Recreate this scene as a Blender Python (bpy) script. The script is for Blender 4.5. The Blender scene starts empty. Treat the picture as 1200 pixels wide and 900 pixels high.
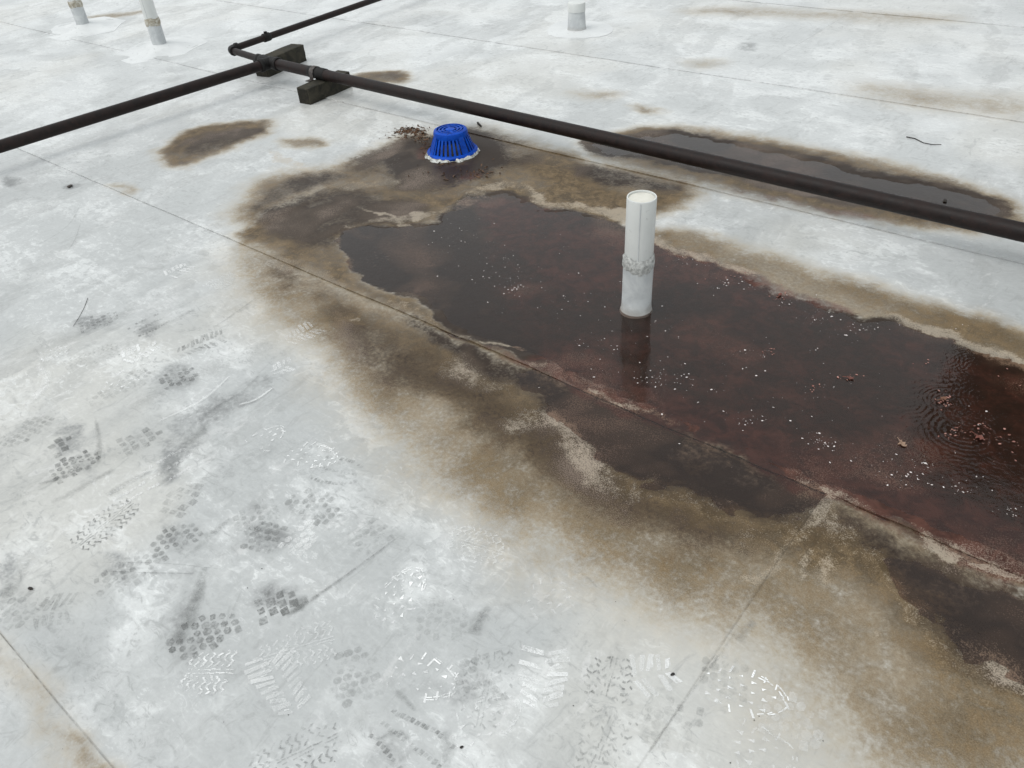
import bpy, bmesh, math, random
import numpy as np
from mathutils import Vector, Matrix
R_ = math.radians
random.seed(7); rng = np.random.default_rng(11)
scene = bpy.context.scene
col = scene.collection

# ------------------------------------------------------------------ camera
# world: X runs along the membrane laps, Y across them, Z up; the camera stands at (0, 0, CAM_H)
FPX, CAM_H = 920.0, 1.45
def pray(x, y):
    v = np.array([(x-600)/FPX, -(y-450)/FPX, -1.0]); return v/np.linalg.norm(v)
Zc = -pray(700, 1640)
Xc = -pray(-739, -150); Xc = Xc - Zc*Xc.dot(Zc); Xc /= np.linalg.norm(Xc)
Yc = np.cross(Zc, Xc)
ROT = np.array([Xc, Yc, Zc])
def g(x, y, z=0.0):
    """point at height z seen at photograph pixel (x, y)"""
    d = ROT @ pray(x, y); t = (z-CAM_H)/d[2]
    return np.array([t*d[0], t*d[1], z])
cam_d = bpy.data.cameras.new('camera'); cam = bpy.data.objects.new('camera', cam_d); col.objects.link(cam)
cam_d.sensor_fit = 'HORIZONTAL'; cam_d.sensor_width = 36; cam_d.lens = 36*FPX/1200
cam_d.clip_start = 0.05; cam_d.clip_end = 500
M4 = Matrix.Identity(4)
for i in range(3):
    for j in range(3): M4[i][j] = ROT[i][j]
M4[2][3] = CAM_H
cam.matrix_world = M4
scene.camera = cam

# ------------------------------------------------------------------ sky, sun, exposure (flat overcast)
SUN_EL, SUN_AZ = 62, 205
world = bpy.data.worlds.new('World'); scene.world = world; world.use_nodes = True
wn = world.node_tree; wn.nodes.clear()
sky = wn.nodes.new('ShaderNodeTexSky'); sky.sky_type = 'NISHITA'; sky.sun_disc = False
sky.sun_elevation = R_(SUN_EL); sky.sun_rotation = R_(SUN_AZ)
sky.air_density = 1.0; sky.dust_density = 6.0; sky.ozone_density = 1.0
hs = wn.nodes.new('ShaderNodeHueSaturation'); hs.inputs['Saturation'].default_value = 0.22
mxw = wn.nodes.new('ShaderNodeMix'); mxw.data_type = 'RGBA'; mxw.inputs['Factor'].default_value = 0.6
mxw.inputs['B'].default_value = (8.3, 8.8, 8.9, 1)            # even cloud layer
bg = wn.nodes.new('ShaderNodeBackground'); bg.inputs['Strength'].default_value = 0.11
wo = wn.nodes.new('ShaderNodeOutputWorld')
wn.links.new(sky.outputs[0], hs.inputs['Color']); wn.links.new(hs.outputs[0], mxw.inputs['A'])
wn.links.new(mxw.outputs['Result'], bg.inputs['Color']); wn.links.new(bg.outputs[0], wo.inputs['Surface'])
sd = bpy.data.lights.new('sun', 'SUN'); sd.energy = 0.6; sd.angle = R_(50); sd.color = (1.0, 0.97, 0.93)
so = bpy.data.objects.new('sun', sd); col.objects.link(so)
a = R_(SUN_AZ)
sv = Vector((math.sin(a)*math.cos(R_(SUN_EL)), math.cos(a)*math.cos(R_(SUN_EL)), math.sin(R_(SUN_EL))))
so.rotation_euler = sv.to_track_quat('Z', 'Y').to_euler()
scene.view_settings.view_transform = 'Standard'; scene.view_settings.look = 'None'
scene.view_settings.gamma = 1; scene.view_settings.exposure = 0.30
scene.view_settings.use_curve_mapping = False
scene.cycles.max_bounces = 6; scene.cycles.diffuse_bounces = 2; scene.cycles.glossy_bounces = 3; scene.cycles.transparent_max_bounces = 8

# ------------------------------------------------------------------ helpers
def tag(o, label=None, cat=None, group=None, kind=None):
    if label: o['label'] = label
    if cat: o['category'] = cat
    if group: o['group'] = group
    if kind: o['kind'] = kind
    return o
def link(name, me, mat=None, parent=None, smooth=False):
    o = bpy.data.objects.new(name, me); col.objects.link(o)
    if mat: me.materials.append(mat)
    if parent: o.parent = parent
    if smooth: me.shade_smooth()
    return o
def empty(name, loc, rz=0):
    o = bpy.data.objects.new(name, None); col.objects.link(o); o.location = loc; o.rotation_euler = (0, 0, rz)
    o.empty_display_size = .05
    return o
def from_np(name, V, F, mat=None, parent=None, smooth=False, attrs=None):
    me = bpy.data.meshes.new(name); V = np.asarray(V, dtype=np.float32)
    if isinstance(F, np.ndarray):
        k = F.shape[1]; me.vertices.add(len(V)); me.vertices.foreach_set('co', V.ravel())
        me.loops.add(F.size); me.loops.foreach_set('vertex_index', F.astype(np.int32).ravel())
        me.polygons.add(len(F)); me.polygons.foreach_set('loop_start', np.arange(0, F.size, k, dtype=np.int32))
        me.polygons.foreach_set('loop_total', np.full(len(F), k, dtype=np.int32)); me.update(calc_edges=True); me.validate()
    else:
        me.from_pydata([tuple(v) for v in V], [], [tuple(f) for f in F]); me.update()
    for n, arr in (attrs or {}).items():
        at = me.attributes.new(n, 'FLOAT', 'POINT'); at.data.foreach_set('value', np.asarray(arr, dtype=np.float32))
    return link(name, me, mat, parent, smooth)

def sstep(lo, hi, x):
    t = np.clip((x-lo)/(hi-lo), 0, 1); return t*t*(3-2*t)
def seg_dist(P, A, B, closed=True):
    """distance from points P (N,2) to the polyline A->B segments, plus inside flag"""
    best = np.full(len(P), 1e9); ins = np.zeros(len(P), bool)
    for a_, b_ in zip(A, B):
        ab = b_-a_; L = max(ab.dot(ab), 1e-12); ap = P-a_
        t = np.clip(ap@ab/L, 0, 1); d = ap-t[:, None]*ab
        best = np.minimum(best, (d*d).sum(1))
        if closed:
            c = ((a_[1] > P[:, 1]) != (b_[1] > P[:, 1]))
            with np.errstate(divide='ignore', invalid='ignore'):
                xi = (b_[0]-a_[0])*(P[:, 1]-a_[1])/(b_[1]-a_[1])+a_[0]
            ins ^= c & (P[:, 0] < xi)
    return np.sqrt(best), ins
def px2w(pts): return np.array([g(*p)[:2] for p in pts])
def smooth_poly(Q, closed=True, it=2):
    for _ in range(it):
        N = np.roll(Q, -1, 0) if closed else Q[1:]
        C = Q if closed else Q[:-1]
        q = np.empty((len(C)*2, 2)); q[0::2] = .75*C+.25*N; q[1::2] = .25*C+.75*N
        if not closed: q = np.vstack([Q[:1], q, Q[-1:]])
        Q = q
    return Q
class Layer:
    def __init__(s): s.items = []
    def poly(s, pts, fo, fi, st=1.0):
        Q = smooth_poly(px2w(pts), True, 1); s.items.append(('p', Q, fo, fi, st)); return s
    def line(s, pts, w, fo, st=1.0):
        Q = px2w(pts); s.items.append(('l', Q, w, fo, st)); return s
    def eval(s, P):
        out = np.zeros(len(P)); P = warp(P)
        for k, Q, a_, b_, st in s.items:
            m = (a_ if k == 'p' else a_+b_)+.02
            idx = np.where((P[:, 0] > Q[:, 0].min()-m) & (P[:, 0] < Q[:, 0].max()+m) & (P[:, 1] > Q[:, 1].min()-m) & (P[:, 1] < Q[:, 1].max()+m))[0]
            if not len(idx): continue
            if k == 'p':
                d, i = seg_dist(P[idx], Q, np.roll(Q, -1, 0)); v = sstep(-a_, b_, np.where(i, d, -d))
            else:
                d, _ = seg_dist(P[idx], Q[:-1], Q[1:], False); v = 1-sstep(a_, a_+b_, d)
            out[idx] = np.maximum(out[idx], v*st)
        return out
# value noise for heights (numpy)
_perm = rng.random((256, 256))
def vnoise(x, y):
    xi = np.floor(x).astype(int); yi = np.floor(y).astype(int); fx = x-xi; fy = y-yi
    fx = fx*fx*(3-2*fx); fy = fy*fy*(3-2*fy)
    p = lambda i, j: _perm[i & 255, j & 255]
    return (p(xi, yi)*(1-fx)+p(xi+1, yi)*fx)*(1-fy)+(p(xi, yi+1)*(1-fx)+p(xi+1, yi+1)*fx)*fy
def fbm(x, y, o=4):
    v = 0; a_ = .5
    for k in range(o):
        v = v+a_*vnoise(x+17.3*k, y-9.1*k); a_ *= .5
        x, y = (x*.80-y*.60)*2.03, (x*.60+y*.80)*2.03
    return v/(1-.5**o)

def warp(P):
    x, y = P[:, 0], P[:, 1]
    dx = (fbm(x*5+3, y*5, 5)-.5)*.13+(fbm(x*24, y*24+8, 3)-.5)*.045
    dy = (fbm(x*5+41, y*5+9, 5)-.5)*.11+(fbm(x*24+7, y*24+31, 3)-.5)*.045
    return np.stack([x+dx, y+dy], 1)

# ------------------------------------------------------------------ material helper
class NT:
    def __init__(s, name):
        s.m = bpy.data.materials.new(name); s.m.use_nodes = True; s.t = s.m.node_tree; s.t.nodes.clear()
        s.out = s.t.nodes.new('ShaderNodeOutputMaterial')
        s.geo = s.t.nodes.new('ShaderNodeNewGeometry'); s.pos = s.geo.outputs['Position']
    def n(s, t, **k):
        nd = s.t.nodes.new(t)
        for a_, v in k.items(): setattr(nd, a_, v)
        return nd
    def set(s, sock, v):
        if isinstance(v, bpy.types.NodeSocket): s.t.links.new(v, sock)
        elif v is not None:
            if sock.type == 'RGBA' and len(v) == 3: v = (*v, 1)
            sock.default_value = v
    def attr(s, name): return s.n('ShaderNodeAttribute', attribute_name=name).outputs['Fac']
    def math(s, op, a_, b_=None, c_=None, clamp=False):
        nd = s.n('ShaderNodeMath', operation=op, use_clamp=clamp)
        for i, v in enumerate((a_, b_, c_)):
            if v is not None: s.set(nd.inputs[i], v)
        return nd.outputs[0]
    def noise(s, scale, detail=4, rough=.55, dist=0, vec=None, stretch=None, rot=0):
        v = vec or s.pos
        if stretch:
            mp = s.n('ShaderNodeMapping'); s.set(mp.inputs[0], v); mp.inputs['Scale'].default_value = stretch
            mp.inputs['Rotation'].default_value = (0, 0, rot); v = mp.outputs[0]
        nd = s.n('ShaderNodeTexNoise'); s.set(nd.inputs['Vector'], v)
        for k, x in (('Scale', scale), ('Detail', detail), ('Roughness', rough), ('Distortion', dist)): nd.inputs[k].default_value = x
        return nd.outputs['Fac']
    def ramp(s, x, lo, hi, a_=0.0, b_=1.0, smooth=True):
        nd = s.n('ShaderNodeMapRange', interpolation_type='SMOOTHSTEP' if smooth else 'LINEAR', clamp=True)
        s.set(nd.inputs[0], x)
        for i, v in enumerate((lo, hi, a_, b_)): s.set(nd.inputs[i+1], v)
        return nd.outputs[0]
    def mix(s, f, a_, b_, mode='MIX'):
        nd = s.n('ShaderNodeMix', data_type='RGBA', blend_type=mode, clamp_factor=True)
        s.set(nd.inputs['Factor'], f); s.set(nd.inputs['A'], a_); s.set(nd.inputs['B'], b_); return nd.outputs['Result']
    def mixf(s, f, a_, b_):
        nd = s.n('ShaderNodeMix', data_type='FLOAT', clamp_factor=True)
        s.set(nd.inputs['Factor'], f); s.set(nd.inputs['A'], a_); s.set(nd.inputs['B'], b_); return nd.outputs['Result']
    def bump(s, h, strength=.3, dist=.002, normal=None):
        nd = s.n('ShaderNodeBump'); s.set(nd.inputs['Height'], h); nd.inputs['Strength'].default_value = strength
        nd.inputs['Distance'].default_value = dist
        if normal: s.set(nd.inputs['Normal'], normal)
        return nd.outputs[0]
    def bsdf(s, color, rough, normal=None, spec=.5, metal=0.0, alpha=None, link_out=True):
        p = s.n('ShaderNodeBsdfPrincipled'); s.set(p.inputs['Base Color'], color); s.set(p.inputs['Roughness'], rough)
        s.set(p.inputs['Specular IOR Level'], spec); s.set(p.inputs['Metallic'], metal)
        if normal: s.set(p.inputs['Normal'], normal)
        if alpha is not None: s.set(p.inputs['Alpha'], alpha)
        if link_out: s.t.links.new(p.outputs[0], s.out.inputs['Surface'])
        return p.outputs[0]

# ------------------------------------------------------------------ stain map plus painted pipe shade (photograph pixels -> roof metres)
PUD = [  # standing water north of the lap
 [(398,290),(412,266),(460,264),(508,262),(523,247),(545,231),(573,224),(602,228),(628,242),(655,248),(685,255),(730,263),(768,284),(800,300),(850,318),(905,340),(950,356),(1017,375),(1047,378),(1077,387),(1100,396),(1133,409),(1170,424),(1205,438),
  (1330,490),(1380,620),(1290,700),(1200,662),(1130,632),(1067,608),(1000,584),(950,566),(910,552),(850,524),(800,502),(735,473),(690,452),(650,438),(627,418),(583,404),(545,390),(512,364),(480,342),(435,328)],
 [(600,432),(640,447),(700,468),(780,503),(860,540),(952,580),(945,590),(900,596),(850,593),(805,575),(735,560),(702,534),(672,505),(632,478),(605,455)],
 [(1065,668),(1100,664),(1140,685),(1200,705),(1280,735),(1280,830),(1200,795),(1160,772),(1133,750),(1100,712),(1075,690)]]
POOL_N = [(680,170),(730,163),(770,158),(805,157),(850,166),(920,181),(960,187),(1000,199),(1060,212),(1120,222),(1155,234),(1178,248),(1150,258),(1067,247),(933,222),(860,205),(800,192),(740,182)]
POOL_W = [(212,185),(222,170),(240,160),(270,153),(300,147),(312,148),(292,165),(262,175),(235,184)]
POOL_D = [(455,185),(478,168),(505,160),(555,160),(585,172),(592,190),(570,208),(530,216),(490,212),(462,200)]
PUD.append([(650,428),(760,470),(880,520),(960,555),(975,585),(950,590),(880,565),(760,512),(660,468)])
wet = Layer()
for q in PUD: wet.poly(q, .10, .16)
wetN = Layer(); wetN.poly(POOL_N, .03, .10)
wetW = Layer(); wetW.poly(POOL_W, .06, .04); wetD = Layer(); wetD.poly(POOL_D, .08, .10)
tan = Layer()
tan.poly([(285,285),(330,300),(460,362),(640,440),(960,580),(1230,700),(1260,960),(1050,900),(1000,850),(950,800),(915,745),(870,720),(800,695),(740,670),(660,640),(600,600),(550,560),(490,520),(440,480),(415,440),(400,405),(340,360),(300,325)], .26, .12, .55)
tan.poly([(300,300),(460,362),(640,440),(960,580),(1230,700),(1240,860),(1130,800),(1060,760),(980,700),(900,660),(800,640),(720,615),(640,570),(560,525),(480,470),(420,405),(350,345)], .20, .16, .92)
tan.poly([(278,270),(345,235),(400,212),(460,222),(520,232),(560,218),(600,212),(660,222),(730,248),(730,262),(560,232),(510,260),(400,272),(400,300),(460,345),(640,430),(620,436),(450,360),(290,290)], .10, .06, .85)
tan.poly([(268,258),(285,225),(310,205),(350,200),(400,195),(440,180),(470,160),(560,150),(620,165),(640,190),(600,212),(520,235),(400,215),(300,262)], .14, .14, .85)
tan.poly([(610,205),(660,192),(730,190),(800,205),(830,225),(800,245),(740,262),(660,250),(620,228)], .10, .10, .75)
tan.poly([(690,165),(760,152),(860,160),(960,180),(1060,206),(1140,222),(1190,250),(1150,266),(1060,256),(930,232),(800,203),(720,185)], .16, .06, .9)
tan.poly([(770,268),(860,290),(960,320),(1060,350),(1140,372),(1230,400),(1300,440),(1230,440),(1100,398),(1000,372),(860,322),(780,296)], .12, .05, .62)
tan.poly([(183,184),(205,160),(240,148),(305,140),(315,148),(290,168),(255,180),(207,196)], .08, .06, .9)
tan.poly([(325,162),(355,158),(385,165),(375,174),(340,172)], .06, .05, .6)
tan.poly([(405,92),(440,84),(478,84),(482,92),(455,99),(420,100)], .08, .06, .8)
tan.poly([(660,108),(700,106),(735,112),(700,118)], .10, .1, .45); tan.poly([(740,120),(765,124),(770,134),(750,131)], .06, .06, .6)
tan.poly([(800,72),(830,70),(850,77),(810,80)], .12, .1, .4)
tan.poly([(0,742),(60,800),(140,898),(150,930),(110,925),(60,840),(0,765)], .05, .06, .45)
tan.poly([(80,850),(108,858),(128,885),(140,900),(118,898)], .04, .04, .7)
tan.poly([(125,212),(150,222),(158,228),(140,226)], .05, .05, .55)
tan.poly([(790,14),(870,8),(960,14),(1130,20),(1100,26),(940,20)], .2, .1, .35)
tan.poly([(1090,385),(1130,392),(1190,420),(1160,415)], .08, .06, .9)
tan.poly([(95,20),(160,14),(176,10),(176,14),(130,22)], .08, .06, .5)
tan.poly([(1000,100),(1100,110),(1200,118),(1200,132),(1060,124)], .25, .1, .35)
tan.poly(PUD[0], .05, .05, .95)
tan.poly([(440,340),(560,392),(650,432),(780,490),(960,565),(1230,680),(1230,700),(960,580),(640,440),(450,357)], .03, .02, .8)
tan.poly([(290,260),(400,205),(470,165),(560,150),(640,175),(700,190),(740,250),(560,225),(510,255),(400,268),(400,300),(300,290)], .10, .08, .8)
dark = Layer()
dark.poly([(395,285),(430,262),(510,262),(545,232),(600,226),(660,248),(730,262),(768,284),(850,322),(960,360),(1080,385),(1215,440),(1400,560),(1300,650),(1200,620),(1100,585),(950,558),(850,515),(735,464),(640,425),(540,385),(440,325)], .05, .10, .88)
dark.poly([(450,357),(520,388),(640,442),(780,503),(952,580),(960,590),(900,598),(840,594),(800,575),(735,560),(700,535),(670,507),(630,480),(590,455),(540,428),(500,408),(470,380)], .07, .06, .85)
dark.poly([(955,582),(1040,615),(1120,655),(1250,710),(1270,830),(1200,795),(1160,770),(1120,738),(1080,700),(1040,680),(990,640)], .06, .08, .75)
dark.poly([(440,352),(640,442),(960,585),(1230,705),(1230,800),(1100,720),(980,650),(900,620),(800,600),(700,560),(600,495),(500,430),(430,370)], .12, .10, .50)
dark.poly([(300,292),(360,318),(400,338),(430,360),(420,372),(380,358),(330,330)], .10, .08, .50)
dark.poly([(400,380),(450,372),(520,415),(600,460),(680,520),(760,580),(830,610),(900,610),(900,640),(820,640),(720,600),(620,545),(520,480),(430,420)], .16, .10, .60)
dark.poly([(295,250),(330,235),(395,215),(430,222),(500,240),(500,258),(400,268),(400,300),(330,290)], .10, .08, .72)
dark.poly([(285,250),(305,225),(345,205),(400,198),(420,206),(390,215),(330,238)], .09, .07, .75)
dark.poly([(462,190),(480,168),(520,158),(565,158),(590,172),(590,192),(560,206),(510,212),(475,205)], .10, .04, 1.2)
dark.poly([(440,190),(470,165),(505,155),(560,153),(600,168),(605,188),(580,205),(545,216),(490,218),(455,208)], .10, .06, .95)
dark.poly([(560,185),(600,190),(590,205),(540,222),(510,222),(540,212)], .05, .05, .8)
dark.poly([(665,195),(700,190),(750,202),(812,222),(790,226),(720,220),(680,211)], .07, .07, .78)
dark.poly(POOL_N, .10, .03, 1.2); dark.poly(POOL_W, .06, .05, .68)
dark.poly(PUD[0], .06, .015, 1.15); dark.poly(PUD[1], .10, .02, .8); dark.poly(PUD[2], .10, .02, .8)
dark.poly([(400,190),(440,178),(470,162),(510,152),(565,150),(620,168),(645,188),(600,204),(560,214),(520,226),(470,228),(430,218)], .12, .10, .62)
dark.poly([(195,184),(208,168),(235,158),(300,144),(270,152),(225,166),(215,182)], .05, .05, .55)
dark.poly([(430,88),(470,84),(478,90),(450,97)], .05, .05, .5)
dark.poly([(1075,196),(1090,192),(1090,203),(1072,205)], .03, .04, .6)
dark.poly([(1040,215),(1115,205),(1140,215),(1090,217)], .04, .04, .4)
dark.poly([(855,745),(885,725),(890,735),(865,755)], .03, .03, .4)
red = Layer()
red.poly([(590,250),(730,263),(900,338),(1050,380),(1205,438),(1380,600),(1200,662),(950,566),(735,473),(640,432),(590,380),(560,310)], .10, .10, .58)
red.poly([(540,236),(600,226),(660,246),(770,284),(900,332),(1010,368),(1060,400),(900,380),(790,330),(720,345),(640,350),(590,300)], .06, .08, .75)
red.poly([(620,415),(660,405),(760,440),(880,480),(1010,540),(1120,570),(1215,590),(1215,690),(1140,655),(1000,590),(880,545),(720,470),(660,445)], .08, .08, .95)
red.poly([(560,400),(640,428),(760,472),(960,555),(1215,660),(1215,690),(960,578),(760,496),(640,440)], .04, .02, .9)
red.poly([(760,280),(850,305),(940,337),(1010,362),(1000,372),(930,356),(850,330),(780,305)], .03, .04, 1.0)
red.poly([(1090,400),(1140,412),(1220,445),(1240,560),(1160,540),(1100,500)], .08, .10, .6)
red.poly([(680,190),(760,196),(800,207),(930,236),(1060,258),(1060,268),(930,244),(800,214),(700,196)], .05, .04, .45)
red.poly([(480,175),(500,165),(500,185),(478,190)], .03, .03, .7); red.poly([(540,205),(575,203),(570,212),(535,218)], .03, .03, .7)
red.poly([(300,300),(420,330),(500,370),(640,440),(600,440),(460,380),(340,325)], .05, .05, .25)
rim = Layer()
rim.line([(398,216),(430,218),(458,214)], .02, .05, .75)
rim.line([(490,254),(520,246),(543,236),(567,219),(595,217),(617,222),(640,240),(683,245),(727,251),(740,258)], .010, .05, .72)
rim.line([(768,282),(800,295),(833,304),(900,326),(967,349),(1017,366),(1067,380),(1117,398),(1167,416),(1210,432)], .006, .04, .74)
rim.line([(410,264),(440,256),(490,255)], .008, .03, .5)
rim.line([(455,355),(560,397),(640,433)], .010, .03, .5); rim.line([(690,456),(760,484),(830,514)], .005, .02, .42); rim.line([(950,568),(1080,622),(1200,673)], .006, .03, .42)
rim.line([(565,402),(600,404),(626,409)], .004, .006, 1.0)
rim.line([(955,595),(920,640),(905,665),(880,680)], .006, .02, .6); rim.line([(945,650),(930,682)], .006, .01, .7); rim.line([(970,610),(978,650),(965,690)], .01, .04, .45)
rim.line([(1063,706),(1042,740),(1030,765)], .002, .004, .75)
rim.line([(960,585),(920,610),(880,630)], .02, .06, .42)
rim.line([(530,428),(560,445),(600,460),(620,490),(600,500)], .02, .07, .42); rim.line([(640,480),(665,510),(700,560),(740,575)], .015, .06, .38)
rim.line([(740,565),(800,578),(850,598)], .012, .05, .42); rim.line([(990,640),(1060,690),(1120,740),(1180,790)], .015, .06, .42)
rim.line([(1060,690),(1090,720)], .02, .05, .7); rim.line([(1090,630),(1110,645),(1130,655)], .008, .02, .8)
rim.line([(690,186),(760,199),(850,222)], .006, .02, .7)
rim.line([(415,372),(440,365)], .004, .006, .6); rim.line([(280,290),(340,310),(400,335)], .01, .03, .4)
rim.line([(370,198),(330,186),(310,172)], .01, .04, .7); rim.line([(420,240),(455,250),(480,262)], .004, .012, .6)
grey = Layer()
for q, s_ in (([(60,505),(85,498),(98,510),(80,535),(60,530)], .7), ([(60,545),(110,525),(118,548),(80,570)], .45), ([(142,508),(180,500),(190,512),(165,530),(145,528)], .5),
              ([(185,505),(240,470),(310,430),(330,440),(280,475),(240,500),(215,540),(190,545)], .5), ([(185,535),(205,530),(200,570),(193,568)], .75), ([(195,540),(245,495),(240,515),(205,550)], .55),
              ([(280,612),(335,608),(322,650),(285,640)], .5), ([(178,620),(235,612),(232,650),(190,650)], .5), ([(120,655),(145,655),(145,680),(120,675)], .6),
              ([(0,650),(38,640),(25,665),(0,690)], .6), ([(300,695),(350,690),(350,705),(330,722),(300,728)], .55), ([(205,735),(245,660),(238,665),(225,725),(250,755),(215,760)], .6),
              ([(0,690),(100,700),(220,900),(120,860),(40,760)], .22), ([(555,715),(575,708),(570,740),(553,745)], .55), ([(470,820),(540,790),(560,800),(520,830)], .35), ([(700,768),(730,762),(728,782),(712,775)], .6),
              ([(610,825),(660,820),(640,840)], .3), ([(150,290),(250,300),(330,400),(200,420),(120,360)], .2), ([(90,365),(140,365),(135,388),(95,385)], .5), ([(155,375),(195,372),(185,395),(160,392)], .5),
              ([(0,205),(25,207),(20,216),(5,215)], .7), ([(80,216),(90,220),(88,225),(75,222)], .9), ([(190,430),(232,425),(230,455),(190,455)], .5), ([(280,590),(300,585),(296,600),(275,605)], .45),
              ([(430,900),(460,855),(500,880),(480,905)], .35), ([(850,780),(885,780),(885,800),(860,800)], .3), ([(820,830),(850,825),(855,850),(825,850)], .35),
              ([(60,200),(300,115),(310,122),(90,215)], .14), ([(230,80),(300,95),(320,105),(230,112)], .18), ([(480,22),(520,10),(530,20),(500,35)], .3), ([(560,28),(590,30),(570,40)], .3),  # first patch is the soft shade under the branch pipe, painted in
              ([(860,50),(890,48),(880,60),(866,60)], .5), ([(855,12),(880,14),(872,20),(858,18)], .45), ([(1100,28),(1140,30),(1120,38),(1096,34)], .3), ([(1150,62),(1200,70),(1195,76),(1150,70)], .3),
              ([(1050,80),(1130,88),(1110,94),(1050,90)], .25), ([(950,140),(1010,150),(1000,158),(950,150)], .2), ([(960,128),(1010,128),(1000,138),(965,136)], .2), ([(1120,355),(1200,330),(1240,380),(1200,390)], .25),
              ([(1040,310),(1120,325),(1100,340),(1050,332)], .25), ([(800,130),(850,118),(850,126),(810,140)], .25)):
    grey.poly(q, .045, .03, s_)
def height(x, y):
    P = np.stack([np.ravel(x), np.ravel(y)], 1)
    w = np.maximum.reduce([wet.eval(P), wetN.eval(P)])
    n = fbm(P[:, 0]*14, P[:, 1]*14, 4)-.5
    n2 = fbm(P[:, 0]*2.1+5, P[:, 1]*2.1, 3)-.5
    return -0.012*w + n*.0065*(w > .001)*sstep(0, .15, w) + n2*.004*(1-w)
WATER_Z = -0.0035

# ------------------------------------------------------------------ membrane material
t = NT('membrane_white_weathered')
n_big, n_mid, n_str, n_str2 = [t.attr(k) for k in ('n_big', 'n_mid', 'n_str', 'n_str2')]   # slow variation, stored on the sheets
n_med = t.noise(19, 4, .66, .6); n_fine = t.noise(75, 3, .7, .2); n_grain = t.noise(330, 1, .6)
mott = t.math('ADD', t.math('MULTIPLY', n_mid, .40), t.math('ADD', t.math('MULTIPLY', n_big, .35), t.math('MULTIPLY', n_str, .25)))   # 0.5 mean
base = t.mix(t.ramp(t.math('ADD', mott, t.math('MULTIPLY', n_med, .25)), .38, .86), (.405, .418, .415), (.515, .528, .525))
base = t.mix(t.math('MULTIPLY', t.ramp(n_big, .45, .85), .32), base, (.52, .49, .42))              # yellowed drifts
base = t.mix(t.math('MULTIPLY', t.attr('far_sheen'), .58), base, (.74, .757, .76))                    # sheen of the far roof painted as paler colour
wisp = t.math('MULTIPLY', t.ramp(t.math('ADD', t.math('MULTIPLY', n_med, .95), t.math('MULTIPLY', n_str2, .35)), .62, .76), t.ramp(n_mid, .25, .75))
base = t.mix(t.math('MULTIPLY', wisp, .40), base, (.74, .755, .75))                                    # chalky clean wisps
smg = t.ramp(t.math('ADD', t.math('MULTIPLY', n_str, .6), t.math('MULTIPLY', n_med, .45)), .57, .74)
base = t.mix(t.math('MULTIPLY', smg, .30), base, (.27, .277, .27))                                    # grey smudges
n_sm = t.noise(9, 5, .68, 1.2, stretch=(2.6, .8, 1), rot=R_(12)); n_sm2 = t.noise(24, 5, .76, 1.3, stretch=(.9, 1.8, 1), rot=R_(-15))
base = t.mix(t.math('MULTIPLY', t.math('MULTIPLY', t.ramp(n_sm, .565, .63), t.ramp(n_str, .2, .8)), .30), base, (.68, .675, .67))      # crisp rubbed-clean smears
base = t.mix(t.math('MULTIPLY', t.math('MULTIPLY', t.ramp(n_sm2, .56, .62), t.ramp(n_mid, .2, .8)), .40), base, (.72, .735, .73))
base = t.mix(t.math('MULTIPLY', t.math('MULTIPLY', t.ramp(n_sm2, .445, .385), t.ramp(n_str2, .2, .8)), .46), base, (.30, .308, .304))
base = t.mix(t.math('MULTIPLY', t.math('MULTIPLY', t.ramp(n_sm, .43, .36), t.ramp(n_mid, .85, .2)), .42), base, (.30, .307, .302))      # crisp dirt smears
base = t.mix(t.math('MULTIPLY', t.ramp(n_fine, .60, .74), .14), base, (.30, .31, .30))
base = t.mix(t.math('MULTIPLY', t.ramp(n_fine, .28, .42, 1, 0), .22), base, (.70, .715, .71))
fc = t.n('ShaderNodeCombineColor'); fk = t.ramp(t.math('ADD', t.math('MULTIPLY', n_sm2, .55), t.math('MULTIPLY', n_fine, .45)), .34, .66, .87, 1.10, False)
for i_ in range(3): t.set(fc.inputs[i_], fk)
base = t.mix(1.0, base, fc.outputs[0], 'MULTIPLY')
gA, tA, dA, rA, mA = [t.attr(k) for k in ('grey', 'tan', 'dark', 'red', 'rim')]
nz = t.math('SUBTRACT', n_med, .5); nzf = t.math('SUBTRACT', n_fine, .5); nzm = t.math('SUBTRACT', n_mid, .5); nzg = t.math('SUBTRACT', n_grain, .5)
def mod(a_, k1, k2, k3=0.0):
    """attribute roughened by noise, only where it is present"""
    k = t.math('ADD', t.math('MULTIPLY', nzm, k1), t.math('ADD', t.math('MULTIPLY', nz, k2), t.math('MULTIPLY', nzf, k3)))
    return t.math('ADD', a_, t.math('MULTIPLY', k, t.math('MINIMUM', t.math('MULTIPLY', a_, 2.2), 1.0)))
gm = t.ramp(mod(gA, .4, 1.0, 1.1), .08, .85)
base = t.mix(t.math('MULTIPLY', gm, .92), base, (.19, .195, .195))
tm = t.ramp(mod(tA, .55, .35, .3), .10, .90)
tl = t.mix(t.ramp(n_med, .35, .65), (.315, .255, .170), (.395, .335, .238)); td = t.mix(t.ramp(n_med, .35, .65), (.066, .0440, .0220), (.145, .100, .053))
base = t.mix(t.math('MULTIPLY', t.ramp(mod(tA, .12, .65, .65), .0, .54, smooth=False), .94), base, tl)
base = t.mix(t.math('MULTIPLY', t.ramp(mod(tA, .22, .55, .6), .14, .80), .97), base, td)
gf = t.ramp(t.math('ADD', t.math('MULTIPLY', n_fine, .5), t.math('MULTIPLY', n_grain, .5)), .34, .64, .66, 1.38, False)
cc = t.n('ShaderNodeCombineColor')
for i_ in range(3): t.set(cc.inputs[i_], gf)
base = t.mix(tm, base, t.mix(1.0, base, cc.outputs[0], 'MULTIPLY'))
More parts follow.
